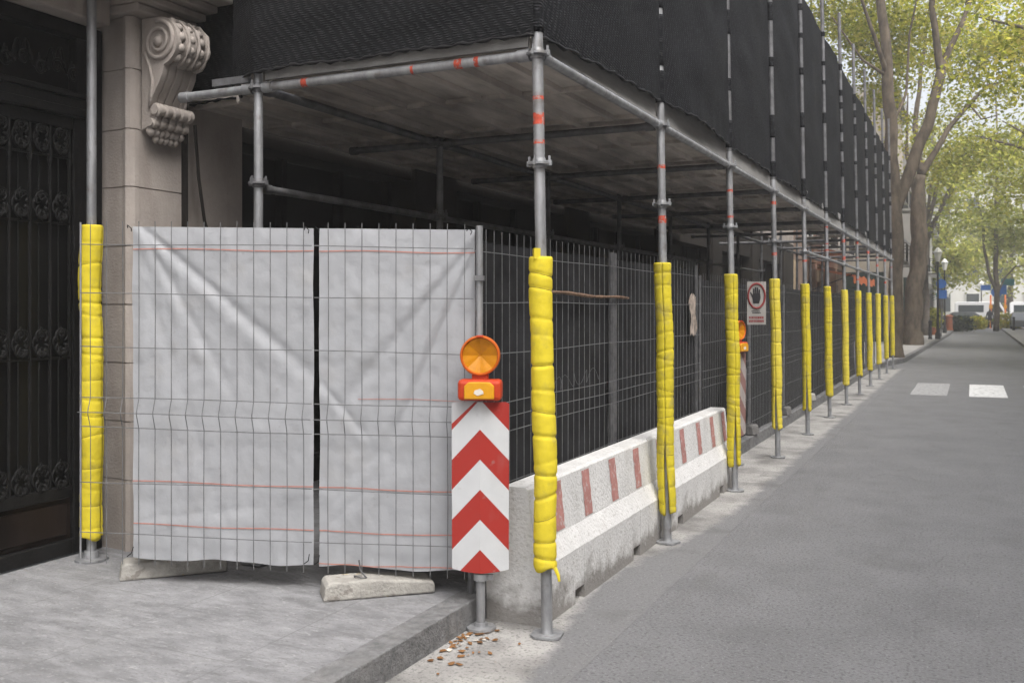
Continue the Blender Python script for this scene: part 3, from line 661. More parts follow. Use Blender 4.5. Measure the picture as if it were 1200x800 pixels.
slab = ['yellow foam sleeve with a slit at its foot, against the concrete barriers',
        'yellow foam sleeve in front of the far end of the concrete barriers',
        'yellow foam sleeve just right of the prohibition sign, fourth pole from the corner']
for i in range(1, NP):
    y = Y0+BAY*i
    lab = slab[i-1] if i <= 3 else ('yellow foam sleeve on the last scaffold pole, nearest the tree trunk' if i == NP-1 else f'yellow foam sleeve on the {ORD[i]} roadside scaffold pole counted from the corner')
    z0 = (.24, .26, .36, .36, .37, .38, .40, .38, .40, .42, .4)[i-1]; z1 = (2.20, 2.185, 2.2, 2.19, 2.2, 2.18, 2.2, 2.19, 2.2, 2.18, 2.2)[i-1]
    sleeve(lab, FX, y, z0, z1, .064 if i > 2 else .068, gap=.012, gdir=cam_dir(FX, y)+(-.25, -.05, .3)[i % 3], seed=10+i, m='foam_dirty' if i % 3 else 'foam_faded', split=.35 if i < 5 else 0, wob=.004)

# ------------------------------------------------------------------ debris netting
def net_edge(y, i): return 3.455+.028*math.sin((y-Y0)/BAY*2*PI)*.4
net = thing('debris_netting', 'black debris netting along the street side of the scaffold', 'netting', (FX, Y0, 3.4))
NT = 6.47
for i in range(NP-1):
    ya, yb = Y0+BAY*i, Y0+BAY*(i+1)
    def fn(u, v, i=i, ya=ya, yb=yb):
        zb = (3.37+.09*u if i == 0 else 3.475) + .012*math.sin(PI*u) + .008*math.sin(u*40+i)
        zt = NT - .05*math.sin(PI*u)*(.5+hrand(i, 4))
        z = zb+(zt-zb)*v; y = ya+(yb-ya)*u
        e = min(u, 1-u)
        off = .012 + .05*math.sin(PI*u)*(.4+.6*hrand(i, 1)) + .030*noise.noise(Vector((y*.9, z*.9, i*5)))*min(1, e*8) + .026*noise.noise(Vector((y*1.1-z*1.5, z*2.6+y*.8, i*3.)))*min(1, e*10)
        off += .010*noise.noise(Vector((y*6, z*2, 2)))*math.exp(-v*16)
        return (fx(z)+off-(.034 if i > 1 else 0), y, z)
    mb = MB().grid(44, 44, fn); o = mb.build('net_panel', M['net'], net, smooth='all', recalc=False)
    hem = MB().tube([Vector(fn(k/40, 0))+Vector((.003, 0, .004*math.sin(k*2.3+i))) for k in range(41)], [.010+.004*math.sin(k*1.7+i*2) for k in range(41)], 6)
    hem.build('hem', M['tie'], o, smooth='all')
for i in range(NP):                                            # where panels are laced round a pole the pole disappears behind cloth
    y = Y0+BAY*i; rs = random.Random(50+i); z = 3.40 if i < 1 else 3.46; mb = MB()
    while z < NT-.05:
        L = rs.uniform(.15, .55) if i < 2 else rs.uniform(.04, .28); z2 = min(z+L, NT)
        MB().tube([(fx(q), y, q) for q in np.linspace(z, z2, 9)], [.036+.004*rs.random() for _ in range(9)], 10).build('lacing', M['net'], net, smooth='all')
        z = z2+(rs.uniform(.12, .55)*(1.5 if z2 < 4.6 else 1) if i >= 2 else rs.uniform(.02, .06))
enet = thing('debris_netting', 'black debris netting wrapping the near end of the scaffold', 'netting', (-3.2, Y0, 3.4))
def fe(u, v):
    x0 = fx(3.5); s = u*3.27
    path = [(x0, Y0-.055), (-4.22, Y0-.065), (-4.5, 5.08), (-4.75, 5.47), (-5.3, 5.5)]
    d = s; P = path[-1]
    for (xa, ya), (xb, yb) in zip(path, path[1:]):
        Ls = math.hypot(xb-xa, yb-ya)
        if d <= Ls: P = (xa+(xb-xa)*d/Ls, ya+(yb-ya)*d/Ls); break
        d -= Ls
    zb = 3.375-.02*sm((s-1.9)/.3)+(.005*math.sin(s*9)+.003*math.sin(s*31)); zt = 5.9
    z = zb+(zt-zb)*v; lean = -LEAN*(z-3.5)*(1-min(1, s/2))
    off = -.03*noise.noise(Vector((s*1.1, z*1.1, 9)))-.018*noise.noise(Vector((s*1.5+z*2.5, z*4, 4)))-.012*noise.noise(Vector((s*9, z*9, 5)))*(.4+sm((s-1.9)/.3))
    return (P[0]+lean, P[1]+off, z)
eo = MB().grid(90, 70, fe).build('net_panel', M['endnet'], enet, smooth='all', recalc=False)
MB().tube([Vector(fe(k/90, 0))+Vector((0, -.004, .004*math.sin(k*2.1))) for k in range(91)], [.009+.004*math.sin(k*1.7) for k in range(91)], 6).build('hem', M['tie'], eo, smooth='all')

# ------------------------------------------------------------------ white sheeted fence across the pavement
FR = Vector((-2.60, 5.03)); FD = Vector((-.940, -.341)).normalized(); FNRM = Vector((FD.y, -FD.x))   # along to the left, and a normal
if FNRM.dot(-FR) < 0: FNRM = -FNRM                                # faces the camera
def fp(s, z, off=0.):
    p = FR+FD*s+FNRM*off; return Vector((p.x, p.y, z+.0165*s))
ZB, ZT = .315, 2.315
def mesh_panel(P, s0, s1, hs, pitch=.102, fold=(.86, .95, .77), bend=.03):
    mb = MB(); k = s0+pitch*.5
    zs = [ZB-.02, ZB+fold[2]-.01, ZB+fold[0]-.01, ZB+fold[1]-.01, ZT+.018]
    while k < s1:
        j = .006*(hrand(k*7, 1)-.5)
        pts = [(k, ZB-.052, .0), (k+j, ZB+.4, 0), (k, ZB+fold[2], 0), (k, ZB+fold[0]+.01, bend), (k, ZB+fold[0]-.01, bend), (k, ZB+fold[1], 0), (k-j, ZB+1.5, 0), (k, ZT+.02, 0)]
        pts.sort(key=lambda q: q[1])
        mb.tube([P(*q) for q in pts], .0026, 5); k += pitch
    for h in hs:
        o = bend+.004 if abs(h-fold[0]) < .01 else .004
        mb.tube([P(s, ZB+h+.004*math.sin(s*3+h*9), o) for s in np.linspace(s0, s1, 12)], .0030, 5)
    return mb
HS = [1.88, 1.58, 1.26, .95, .86, .77, .44, .13]
for s0, s1, lab in ((1.0, 2.44, 'mesh fence panel with white sheet ending beside the stone pilaster'), (.035, .985, 'mesh fence panel with white sheet behind the chevron board')):
    fpn = thing('site_fence', lab, 'fence panel', fp((s0+s1)/2, .3), 'mesh fence panels across the pavement')
    mesh_panel(fp, s0, s1, HS).build('wire_mesh', M['wire'], fpn)
    pm = MB()
    pm.tube([fp(s1 if s0 > .5 else s0-.035, .29 if s0 > .5 else .2), fp(s1 if s0 > .5 else s0-.035, ZT+.01)], .021 if s0 < .5 else .006, 12)
    pm.build('fence_post', M['galv'], fpn, smooth=True)
    if s0 < .5:
        cl = MB()
        for z in (2.02, 1.2): cl.box(fp(0, z, .0), (.06, .06, .03), .35)
        cl.build('clamp', M['galv_dark'], fpn)
def seg(px, py, ax, ay, bx, by):                                  # distance to a fold line and the position along it
    dx, dy = bx-ax, by-ay; L2 = dx*dx+dy*dy; t = ((px-ax)*dx+(py-ay)*dy)/L2
    return ((px-ax)*dy-(py-ay)*dx)/math.sqrt(L2), t
def folds(x, z, lst):
    o = 0
    for ax, az, bx, bz, amp, w0, w1 in lst:
        d, t = seg(x, z, ax, az, bx, bz)
        if -.15 < t < 1.15:
            w_ = w0+(w1-w0)*max(0, min(1, t)); f = sm((t+.15)/.3)*sm((1.15-t)/.35)
            q = d/w_
            o += amp*f*(.62*math.exp(-q*q)-.8*math.exp(-((q-1.35)/.62)**2))
    return o
# folds run in (s, height) ; s grows to the left
FOLD = {0: [(2.10, 1.95, 1.05, 1.02, .036, .035, .07), (2.08, 1.9, 1.55, .9, .022, .03, .06), (2.1, 1.6, 1.7, .3, .012, .05, .08), (1.1, 1.6, 1.6, .2, .010, .08, .1), (2.1, .15, 1.3, .25, .010, .04, .05)],
        1: [(.04, 1.92, .62, .70, .034, .022, .055), (.05, 1.95, .95, .95, .028, .025, .075), (.95, .10, .45, .55, .016, .04, .07), (.97, 1.02, .72, .72, .020, .03, .04), (.9, .2, .3, .9, .010, .06, .08), (.03, 1.9, .15, .8, .014, .03, .05)]}
for idx, (s0, s1, lab) in enumerate(((1.005, 2.13, 'creased white tarpaulin tied to the fence nearest the pilaster'), (.03, .968, 'creased white tarpaulin tied to the fence behind the amber lamp'))):
    def ft(u, v, s0=s0, s1=s1, idx=idx):
        s = s0+(s1-s0)*u; h = -.022+2.012*v
        e = min(u, 1-u)*(s1-s0)
        off = -.045+.38*folds(s, h, FOLD[idx]) + .003*noise.noise(Vector((s*18, h*11, 9+idx))) + .012*noise.noise(Vector((s*2.2, h*1.6, idx*7))) + .005*noise.noise(Vector((s*7, h*5, 3+idx)))
        off += .006*math.sin(s*22+h*2)*math.exp(-h*7)
        off = max(-.11, min(off, -.012))
        ss = s+.012*noise.noise(Vector((h*2, idx*3, 1)))*(1 if e < .02 else 0)
        return fp(ss, ZB+h+(.010*math.sin(s*9+idx) if v == 0 else 0), off)
    tt = thing('tarpaulin', lab, 'tarpaulin', fp((s0+s1)/2, .33, -.05), 'white tarpaulins on the fence')
    MB().grid(110, 180, ft).build('sheet', M['tarp'], tt, smooth='all', recalc=False)
    rb = MB()
    for h, a, b_ in ((1.855, 0, 1), (.445, 0, 1), (.185, 0, 1), (-.008, 0, 1)) + (((.98, .05, .75),) if idx else ()):
        if h < .1 and idx == 0: continue
        def rf(u, v, h=h): 
            hh = h+.004*math.sin(u*7+h*5); p = ft(u, (hh+.022)/2.012); q = Vector((FNRM.x, FNRM.y, 0))*.0035; return p+q+Vector((0, 0, (v-.5)*(.007 if h != .98 else .004)))
        MB().grid(110, 1, lambda u, v: rf(a+(b_-a)*u, v)).build('red_hem', M['threadred'], tt, recalc=False)
    ey = MB()
    for u in (.012, .985):
        p = ft(u, .985); ey.tube([p+Vector((.0, -.03, 0)), p+Vector((.02, -.05, .015)), p+Vector((.0, -.06, .035)), p+Vector((-.02, -.04, .02))], .003, 5)
        p = ft(u, .02); ey.tube([p+Vector((.0, -.02, .03)), p+Vector((.015, -.05, .0)), p+Vector((-.01, -.06, -.02))], .003, 5)
    ey.build('wire_tie', M['tie'], tt)

# concrete feet under that fence
def foot(label, a, b_, m, zb, w0=.17, w1=.20, h0=.105, h1=.07):
    a, b_ = Vector(a), Vector(b_); d = (b_-a); L = d.length; d.normalize(); nn = Vector((-d.y, d.x))
    def fn(u, v, t): p = a+d*u+nn*t; return (p.x, p.y, zb+v)
    mb = MB(); t = w0/2
    top = [(0, 0), (.012, h0*.78), (.03, h0), (L*.45, h0), (L*.98, h1), (L, h1*.7), (L, 0)]
    mb.prism(top, fn, -t, t)
    r_ = thing('concrete_block', label, 'fence foot', (a.x, a.y, zb), 'concrete fence feet')
    mb.build('block', M[m], r_, bevel=.012)
    hk = MB(); p = a+d*L*.3; q = a+d*L*.5
    hk.tube([(p.x, p.y, zb+h0-.002), (p.x+.01, p.y-.02, zb+h0+.012), (p.x+.06, p.y-.03, zb+h0+.010), (p.x+.08, p.y, zb+h0+.005), (p.x+.03, p.y+.01, zb+h0+.04), (p.x+.02, p.y+.01, zb+h0+.10)], .005, 6)
    hk.build('tie_loop', M['galv_dark'], r_)
    return r_
foot('pale concrete fence foot with yellow paint specks beside the stone pilaster', (-4.76, 4.37), (-4.33, 4.84), 'footblock', slope(-4.5)+.002)
foot('pale chipped concrete fence foot on the pavement nearest the kerb', (-3.43, 4.63), (-2.95, 5.08), 'footblock', slope(-3.1)+.002, w0=.20)

# ------------------------------------------------------------------ covered fence along the kerb
SX = -2.665
ends = [(5.08, 7.60), (7.64, 10.30), (10.42, 13.0), (13.05, 15.6), (15.65, 18.2), (18.25, 20.8), (20.85, 23.4), (23.45, 26.0), (26.05, 28.6), (28.65, 31.2)]
near = ['black covered mesh fence panel behind the nearer concrete barrier', 'black covered mesh fence panel with torn poster behind the farther barrier', 'black covered mesh fence panel carrying the prohibition sign']
for i, (ya, yb) in enumerate(ends):
    lab = near[i] if i < 3 else f'black covered mesh fence panel, {ORD[i]} along the kerb from the corner'
    fpn = thing('kerb_fence', lab, 'fence panel', (SX, ya, .152), 'black covered fence panels along the kerb')
    tw = .03*(hrand(i, 8)-.5) if i else 0
    zb_, zt_ = (.30, 2.30) if i < 2 else (.20, 2.20)
    def PS(s, z, off=0., ya=ya, yb=yb, tw=tw, zb_=zb_): 
        k = (s-ya)/(yb-ya)-.5
        return Vector((SX+off+tw*k, s, z-ZB+zb_+(.0 if True else 0)))
    mb = mesh_panel(PS, ya, yb, HS, pitch=.11 if i < 5 else .22, bend=.0)
    mb.build('wire_mesh', M['wire'], fpn)
    pm = MB()
    for yy in (ya+.02, yb-.02): MB().tube([(SX-.028, yy, .155), (SX-.028, yy, zt_+.0)], .019, 10).build('fence_post', M['galv_dark'], fpn, smooth=True)
    def fcov(u, v, ya=ya, yb=yb, i=i, tw=tw, zb_=zb_, zt_=zt_):
        y = ya+.045+(yb-ya-.09)*u; z = zb_-.02+(zt_-zb_)*v-.03
        return (SX-.055+tw*(u-.5)+.022*noise.noise(Vector((y*1.6, z*1.4, i*3)))+.010*noise.noise(Vector((y*5, z*2.2, i*3+1))), y, z)
    cv = MB().grid(36, 30, fcov).build('cover_sheet', M['cover'], fpn, smooth='all', recalc=False)
    if i == 0:                                                 # a scribble on the cover
        mb = MB(); mb.tube([(SX-.02, 6.35+.9*t+.05*math.sin(t*22), 1.30+.05*math.sin(t*31)+.03*t) for t in np.linspace(0, 1, 60)], .0011, 4); mb.build('scribble', M['wire'], cv)
k = 0
for yy in (10.36, 13.02, 15.62, 18.22, 20.82, 23.42):
    lab = ('dark concrete fence foot just past the end of the barriers' if k == 0 else f'dark concrete fence foot on the kerb, {ORD[k]} past the barriers')
    foot(lab, (-2.60, yy+.04), (-3.05, yy+.1), 'footdark' if k % 3 else 'footblock', .156, w0=.24, h0=.13, h1=.11); k += 1
rb = MB().tube([(SX+.012, 6.15+1.75*t, 1.955-.03*t+.006*math.sin(t*9)) for t in np.linspace(0, 1, 14)], [.009+.006*hrand(q, 3) for q in range(14)], 7)
tag(rb.build('rusty_bar', M['rust'], smooth=True), 'thin rusty bar tied along the top of the black fence', 'bar')
tp = MB().grid(6, 14, lambda u, v: (SX+.012+.012*math.sin(u*5+v*7), 10.02+.30*(u-.5)*(.75+.3*math.sin(v*9)), 1.56+.42*v+.02*math.sin(u*11)))
tag(tp.build('torn_poster', M['torn'], smooth='all', recalc=False), 'torn pale paper poster hanging on the black fence', 'poster')

# prohibition sign with hand
sg = thing('prohibition_sign', 'white sign with red ring and raised black hand on the fence', 'sign', (-2.50, 12.25, 1.55))
sz, sa = 1.63, R(27)                                           # hung askew, turned towards oncoming walkers
def SP(u, v, t=0.): return Vector((-2.48+u*math.cos(sa)*.92+t*math.sin(sa), 12.45+u*math.sin(sa)-t*math.cos(sa), sz+v))
mb = MB().prism([(-.13,0),(.13,0),(.13,.545),(-.13,.545)], lambda u, v, t: SP(u, v, t), -.004, .004); mb.build('plate', M['signwhite'], sg)
mb = MB(); 
mb.tube([SP(.115*math.cos(t), .365+.155*math.sin(t), .008) for t in np.linspace(0, 2*PI, 29)[:-1]], .013, 6, closed=True); mb.build('red_ring', M['signred'], sg, smooth=True)
mb = MB().prism([(-.045,.27),(.035,.27),(.055,.34),(.05,.40),(-.05,.40),(-.06,.35)], lambda u, v, t: SP(u, v, t), .005, .009)
for u0, u1, h in ((-.05,-.028,.455), (-.024,-.002,.475), (.002,.024,.47), (.028,.05,.445)): mb.prism([(u0,.401),(u1,.401),(u1-.002,h),(u0+.002,h)], lambda u, v, t: SP(u, v, t), .005, .009)
mb.prism([(-.061,.34),(-.082,.385),(-.09,.41),(-.078,.415),(-.052,.37)], lambda u, v, t: SP(u, v, t), .0052, .0088)
mb.build('hand_symbol', M['signblack'], sg)
mb = MB()
for v, a, b_ in ((.165,-.07,.05), (.145,-.06,.06)): mb.prism([(a,v),(b_,v),(b_,v+.010),(a,v+.010)], lambda u, w_, t: SP(u, w_, t), .0045, .006)
mb.build('small_print', M['signblack'], sg)
mb = MB(); rs = random.Random(4)
for v in (.075, .03):
    u = -.105
    while u < .09:
        wd = rs.uniform(.012, .024); mb.prism([(u,v),(u+wd,v),(u+wd,v+.03),(u,v+.03)], lambda q, w_, t: SP(q, w_, t), .0045, .006); u += wd+.006
mb.build('red_print', M['signred'], sg)

# ------------------------------------------------------------------ concrete barriers
BX = -2.425
def barrier(label, ya, yb, stripes):
    prof = [(-.185,0),(-.185,.34),(-.12,.46),(-.085,.785),(-.07,.80),(.07,.80),(.085,.785),(.12,.46),(.185,.34),(.185,0)]
    prof_hi = [(-.183,.085),(-.183,.34),(-.12,.46),(-.085,.785),(-.07,.80),(.07,.80),(.085,.785),(.12,.46),(.183,.34),(.183,.085)]
    L = yb-ya; root = thing('concrete_barrier', label, 'concrete barrier', (BX, ya, 0), 'concrete barriers')
    mb = MB(); cuts = [(0,.5,0),(.5,.66,1),(.66,L-.66,0),(L-.66,L-.5,1),(L-.5,L,0)]
    for a, b_, hi in cuts:
        P = prof_hi if hi else prof
        n = max(1, int((b_-a)/.12))
        for q in range(n):
            t0, t1 = a+(b_-a)*q/n, a+(b_-a)*(q+1)/n
            o0 = len(mb.v); N = len(P)
            vs = [(BX+x, ya+t, z) for t in (t0, t1) for x, z in P]; fs = [(k, (k+1) % N, N+(k+1) % N, N+k) for k in range(N)]
            if q == 0 and (a == 0 or not hi): fs.append(tuple(range(N)))
            if q == n-1 and (b_ == L or not hi): fs.append(tuple(range(2*N-1, N-1, -1)))
            mb.add(vs, fs)
    body = mb.build('body', M['concrete'], root)
    # weathered arrises : merge and bevel
    import bmesh
    bm = bmesh.new(); bm.from_mesh(body.data); bmesh.ops.remove_doubles(bm, verts=bm.verts, dist=.0008); bmesh.ops.recalc_face_normals(bm, faces=bm.faces); bm.to_mesh(body.data); bm.free()
    bv = body.modifiers.new('bevel', 'BEVEL'); bv.width = .012; bv.segments = 2; bv.limit_method = 'ANGLE'; bv.angle_limit = R(25)
    def face(z): return BX+.085+.035*(.785-z)/.325
    for y in stripes:
        st = MB().grid(6, 10, lambda u, v: (face(.475+.295*v)+.0030, y+.135*(u-.5)+.004*math.sin(v*17+y*5)*(1 if u in (0, 1) else 0), .475+.295*v))
        st.build('red_stripe', M['pinkred'], root, recalc=False)
    return root
barrier('nearer concrete barrier with faded red stripes, its end beside the chevron board', 5.14, 7.45, [5.56, 6.05, 6.58, 7.12])
barrier('farther concrete barrier with faded red stripes, ending at the third pole', 7.47, 10.13, [7.72, 8.42, 8.98, 9.50, 9.98])

# ------------------------------------------------------------------ chevron boards with amber lamps
def beacon(label, x, y, face_ang, z0, zbase, sheeting='chevron'):
    """board faces direction face_ang (radians, world)"""
    root = thing('chevron_board', label, 'chevron board', (x, y, zbase), 'chevron boards with lamps')
    q = Matrix.Rotation(face_ang+PI/2, 4, 'Z')
    def local(mb, name, m, parent, **k):
        o = mb.build(name, m, None, **k); o.parent = parent; return o
    piv = root; root.rotation_euler = (0, 0, face_ang+PI/2)       # local -Y faces the viewer
    bz = z0-zbase
    mb = MB(); nx = 16
    xs = [(-.165+.33*k/nx) for k in range(nx+1)]
    zlo = lambda xx: .022*(xx/.165)**2*1.0; zhi = lambda xx: .975-.010*max(0, (abs(xx)-.150)/.015)
    vs = []; fs = []
    for k, xx in enumerate(xs):
        yy = -.012+.020*abs(xx)/.165
        for th in (0, .006): vs += [(xx*.985, yy+th, bz+zlo(xx)), (xx, yy+th, bz+zhi(xx))]
    for k in range(nx):
        a, b_ = 4*k, 4*(k+1)
        fs += [(a, b_, b_+1, a+1), (a+2, a+3, b_+3, b_+2), (a, a+2, b_+2, b_), (a+1, b_+1, b_+3, a+3)]
    fs += [(0, 1, 3, 2), (4*nx, 4*nx+2, 4*nx+3, 4*nx+1)]
    # mesh origin at board foot so the sheeting pattern hangs on the board
    vs = [(vx, vy, vz-bz) for vx, vy, vz in vs]
    bo = local(MB().add(vs, fs), 'panel', M[sheeting], piv); bo.location = (0, 0, bz)
    mb = MB().tube([(0, .035, .02), (0, .035, bz+.97)], .026, 14).lathe((0, .035, bz-.03), [(.026,-.02),(.042,-.018),(.042,.02),(.026,.022)], 14).box((.045, .035, bz-.03), (.05, .02, .03))
    local(mb, 'post', M['galv'], piv, smooth=True)
    mb = MB().lathe((0, .035, 0.006), [(.09,0),(.088,.012),(.04,.016),(.036,.035),(.026,.036)], 8); local(mb, 'base_plate', M['galv'], piv)
    # lamp
    lz = bz+.985
    lamp = MB().box((0, .01, lz+.06), (.25, .13, .12)); lb = local(lamp, 'lamp_housing', M['lamp_red'], piv, bevel=.022)
    mb = MB().prism([(-.085,.012),(.085,.012),(.085,.085),(.06,.108),(-.06,.108),(-.085,.085)], lambda u, v, t: (u, t, lz+v), -.075, -.050); local(mb, 'amber_panel', M['lamp_panel'], lb, bevel=.006)
    mb = MB().prism([(-.03,.045),(-.008,.032),(.026,.042),(.024,.058),(.006,.072),(-.024,.062)], lambda u, v, t: (u, t, lz+v), -.0775, -.0755); local(mb, 'worn_sticker', M['paper'], lb)
    mb = MB().box((0, .012, lz+.133), (.095, .05, .045)); local(mb, 'neck', M['lamp_red'], lb, bevel=.008)
    lc = (0, .012, lz+.255)
    mb = MB().lathe(lc, [(.06,-.040),(.100,-.038),(.112,-.03),(.115,0),(.115,.03),(.111,.038),(.104,.040),(.100,.034),(.099,.024),(.05,.003),(.002,-.018)], 40, (0,-1,0)); local(mb, 'rim', M['lamp_rim'], lb, smooth=True)
    vs = [(lc[0], lc[1]+.014, lc[2])]; fs = []; NR, NS = 10, 40      # faceted lens: radial sectors with ring steps
    for j in range(1, NR+1):
        rr = .0985*j/NR
        for k in range(NS):
            t = 2*PI*k/NS; facet = .007*abs(((k/5) % 1)-.5)*2*(j/NR)
            vs.append((lc[0]+rr*math.cos(t), lc[1]+.010-.042*(j/NR)+facet, lc[2]+rr*math.sin(t)))
    for k in range(NS): fs.append((0, 1+k, 1+(k+1) % NS))
    for j in range(NR-1):
        for k in range(NS):
            a = 1+j*NS; b_ = a+NS; fs.append((a+k, b_+k, b_+(k+1) % NS, a+(k+1) % NS))
    local(MB().add(vs, fs), 'lens', M['lamp_lens'], lb)
    mb = MB().box((0, -.012, lz+.365), (.04, .045, .012)); local(mb, 'clip', M['lamp_red'], lb, bevel=.003)
    return root
beacon('red and white chevron board with amber lamp at the pavement corner', -2.540, 4.925, math.atan2(-.93, .37), .335, .004)
b2 = beacon('red and white chevron board with amber lamp half hidden past the barriers', -2.47, 11.40, math.atan2(-.30, .95), .34, .004, 'chevron_faded')

# dry leaves by the kerb
lf = MB(); rs = random.Random(3)
for k in range(60):
    if k < 42: x, y = -2.60+abs(rs.gauss(0, .10)), 4.72+rs.gauss(0, .16)
    else: x, y = -2.6+abs(rs.gauss(0, .25)), rs.uniform(3.2, 5)
    if x > -2.0: continue
    s = rs.uniform(.008, .026); a = rs.uniform(0, 6.3); z = .004+rs.uniform(0, .004); t = rs.uniform(-.6, .6)
    lf.add([(x+s*math.cos(a+q)*(1 if q % 3.2 < 1.7 else .6), y+s*math.sin(a+q)*(1 if q % 3.2 < 1.7 else .6), z+.008*t*math.sin(q)+.004) for q in (0, 1.1, 2.2, 3.14, 4.2, 5.3)], [(0,1,2,3,4,5)], 0 if rs.random() < .86 else 1)
tag(lf.build('leaf_litter', [M['litter'], M['paper']], recalc=False), 'dry brown leaves and scraps in the gutter by the kerb', 'leaves', kind='stuff')

# ------------------------------------------------------------------ trees
def leaves(name, m, centres, per, sig, size, parent, seed=0):
    r_ = np.random.default_rng(seed); cs = np.repeat(np.array(centres), per, axis=0); N = len(cs)
    pos = cs + r_.normal(0, 1, (N, 3))*np.array([sig, sig, sig*.7])
    nrm = r_.normal(0, 1, (N, 3)); nrm[:, 2] = np.abs(nrm[:, 2])+.4; nrm /= np.linalg.norm(nrm, axis=1)[:, None]
    d = r_.normal(0, 1, (N, 3)); d -= nrm*(d*nrm).sum(1)[:, None]; d /= np.linalg.norm(d, axis=1)[:, None]; e = np.cross(nrm, d)
    s = size*r_.uniform(.6, 1.3, (N, 1))
    v = np.empty((N, 6, 3)); fold = nrm*s*.18
    v[:, 0] = pos-d*s; v[:, 1] = pos-d*s*.2+e*s*.62+fold; v[:, 2] = pos+d*s*.45+e*s*.4+fold; v[:, 3] = pos+d*s; v[:, 4] = pos+d*s*.45-e*s*.4+fold; v[:, 5] = pos-d*s*.2-e*s*.62+fold
    off = np.array(wloc(parent)); v -= off
    me = bpy.data.meshes.new(name); me.vertices.add(N*6); me.vertices.foreach_set('co', v.reshape(-1))
    idx = (np.arange(N)[:, None]*6+np.array([0,1,2,3, 0,3,4,5])[None]).reshape(-1)
    me.loops.add(N*8); me.loops.foreach_set('vertex_index', idx); me.polygons.add(N*2); me.polygons.foreach_set('loop_start', np.arange(N*2)*4)
    me.update(calc_edges=True); me.validate(); me.materials.append(m)
    o = bpy.data.objects.new(name, me); C.objects.link(o); o.parent = parent; return o
def tree(label, base, limbs, blobs, ncl, per, sig, size, lm='leaf', bm='bark', seed=0, group='street trees', name='plane_tree'):
    """limbs: list of (points, radii). blobs: (centre, radius xyz, weight) where clumps hang; twigs join clumps to the nearest limb point"""
    root = thing(name, label, 'tree', base, group); rs = random.Random(seed); mb = MB(); nodes = []
    for pts, rad in limbs:
        pts = [Vector(p) for p in pts]; P = []; Q = []
        for k in range(len(pts)-1):                               # resample with slight crookedness
            for t in np.linspace(0, 1, 6)[:-1]:
                p = pts[k].lerp(pts[k+1], t); r0 = rad[k]+(rad[k+1]-rad[k])*t
                j = r0*.22; P.append(p+Vector((noise.noise(p*.9+Vector((seed,0,0))), noise.noise(p*.9+Vector((0,seed,5))), 0))*j*2); Q.append(r0*(1+.10*noise.noise(p*2.3)))
        P.append(pts[-1]); Q.append(rad[-1]); mb.tube(P, Q, 12)
        nodes += [(p, r0) for p, r0 in zip(P, Q) if p.z > base[2]+3]
    cl = []
    tot = sum(b_[2] for b_ in blobs)
    for c, rr, wt in blobs:
        n_ = int(ncl*wt/tot); c = Vector(c); tries = 0; got = 0
        while got < n_ and tries < n_*12:
            tries += 1
            v = Vector((rs.gauss(0,1), rs.gauss(0,1), rs.gauss(0,1))).normalized()*rs.random()**.45
            p = c+Vector((v.x*rr[0], v.y*rr[1], v.z*rr[2]))
            if noise.noise(p*.55+Vector((seed*3, 0, 0))) < .04: continue
            cl.append(p); got += 1
    if nodes:                                                    # twigs grow outward from limb to clump to clump
        ends = [(p, min(.045, r0*.45)) for p, r0 in nodes]; todo = cl[::3]
        todo.sort(key=lambda p: min((q-p).length for q, _ in nodes))
        for p in todo:
            q, r0 = min(ends, key=lambda nd: (nd[0]-p).length+(.5 if nd[0].z > p.z else 0))
            L = (p-q).length; mid = q.lerp(p, .5)+Vector((rs.gauss(0, .09), rs.gauss(0, .09), .10+rs.gauss(0, .06)))*L
            mb.tube([q, mid, p], [r0, r0*.75, r0*.5], 5, cap=False); ends.append((p, max(.006, r0*.55)))
    mb.build('trunk', M[bm], root, smooth='all')
    if cl: leaves('crown', M[lm], [tuple(p) for p in cl], per, sig, size, root, seed)
    return root
Z1 = 33.; T1 = [at(1050, 426, Z1), at(1050, 405, Z1), at(1050, 300, Z1), at(1049, 235, Z1), at(1044, 150, Z1), at(1040, 90, Z1), at(1032, 0, Z1), at(1030, -90, Z1), at(1040, -190, Z1)]
L1 = [at(1051, 248, Z1), at(1061, 212, Z1+.1), at(1074, 178, Z1+.2), at(1087, 145, Z1+.3), at(1097, 112, Z1+.4), at(1103, 84, Z1+.5)]
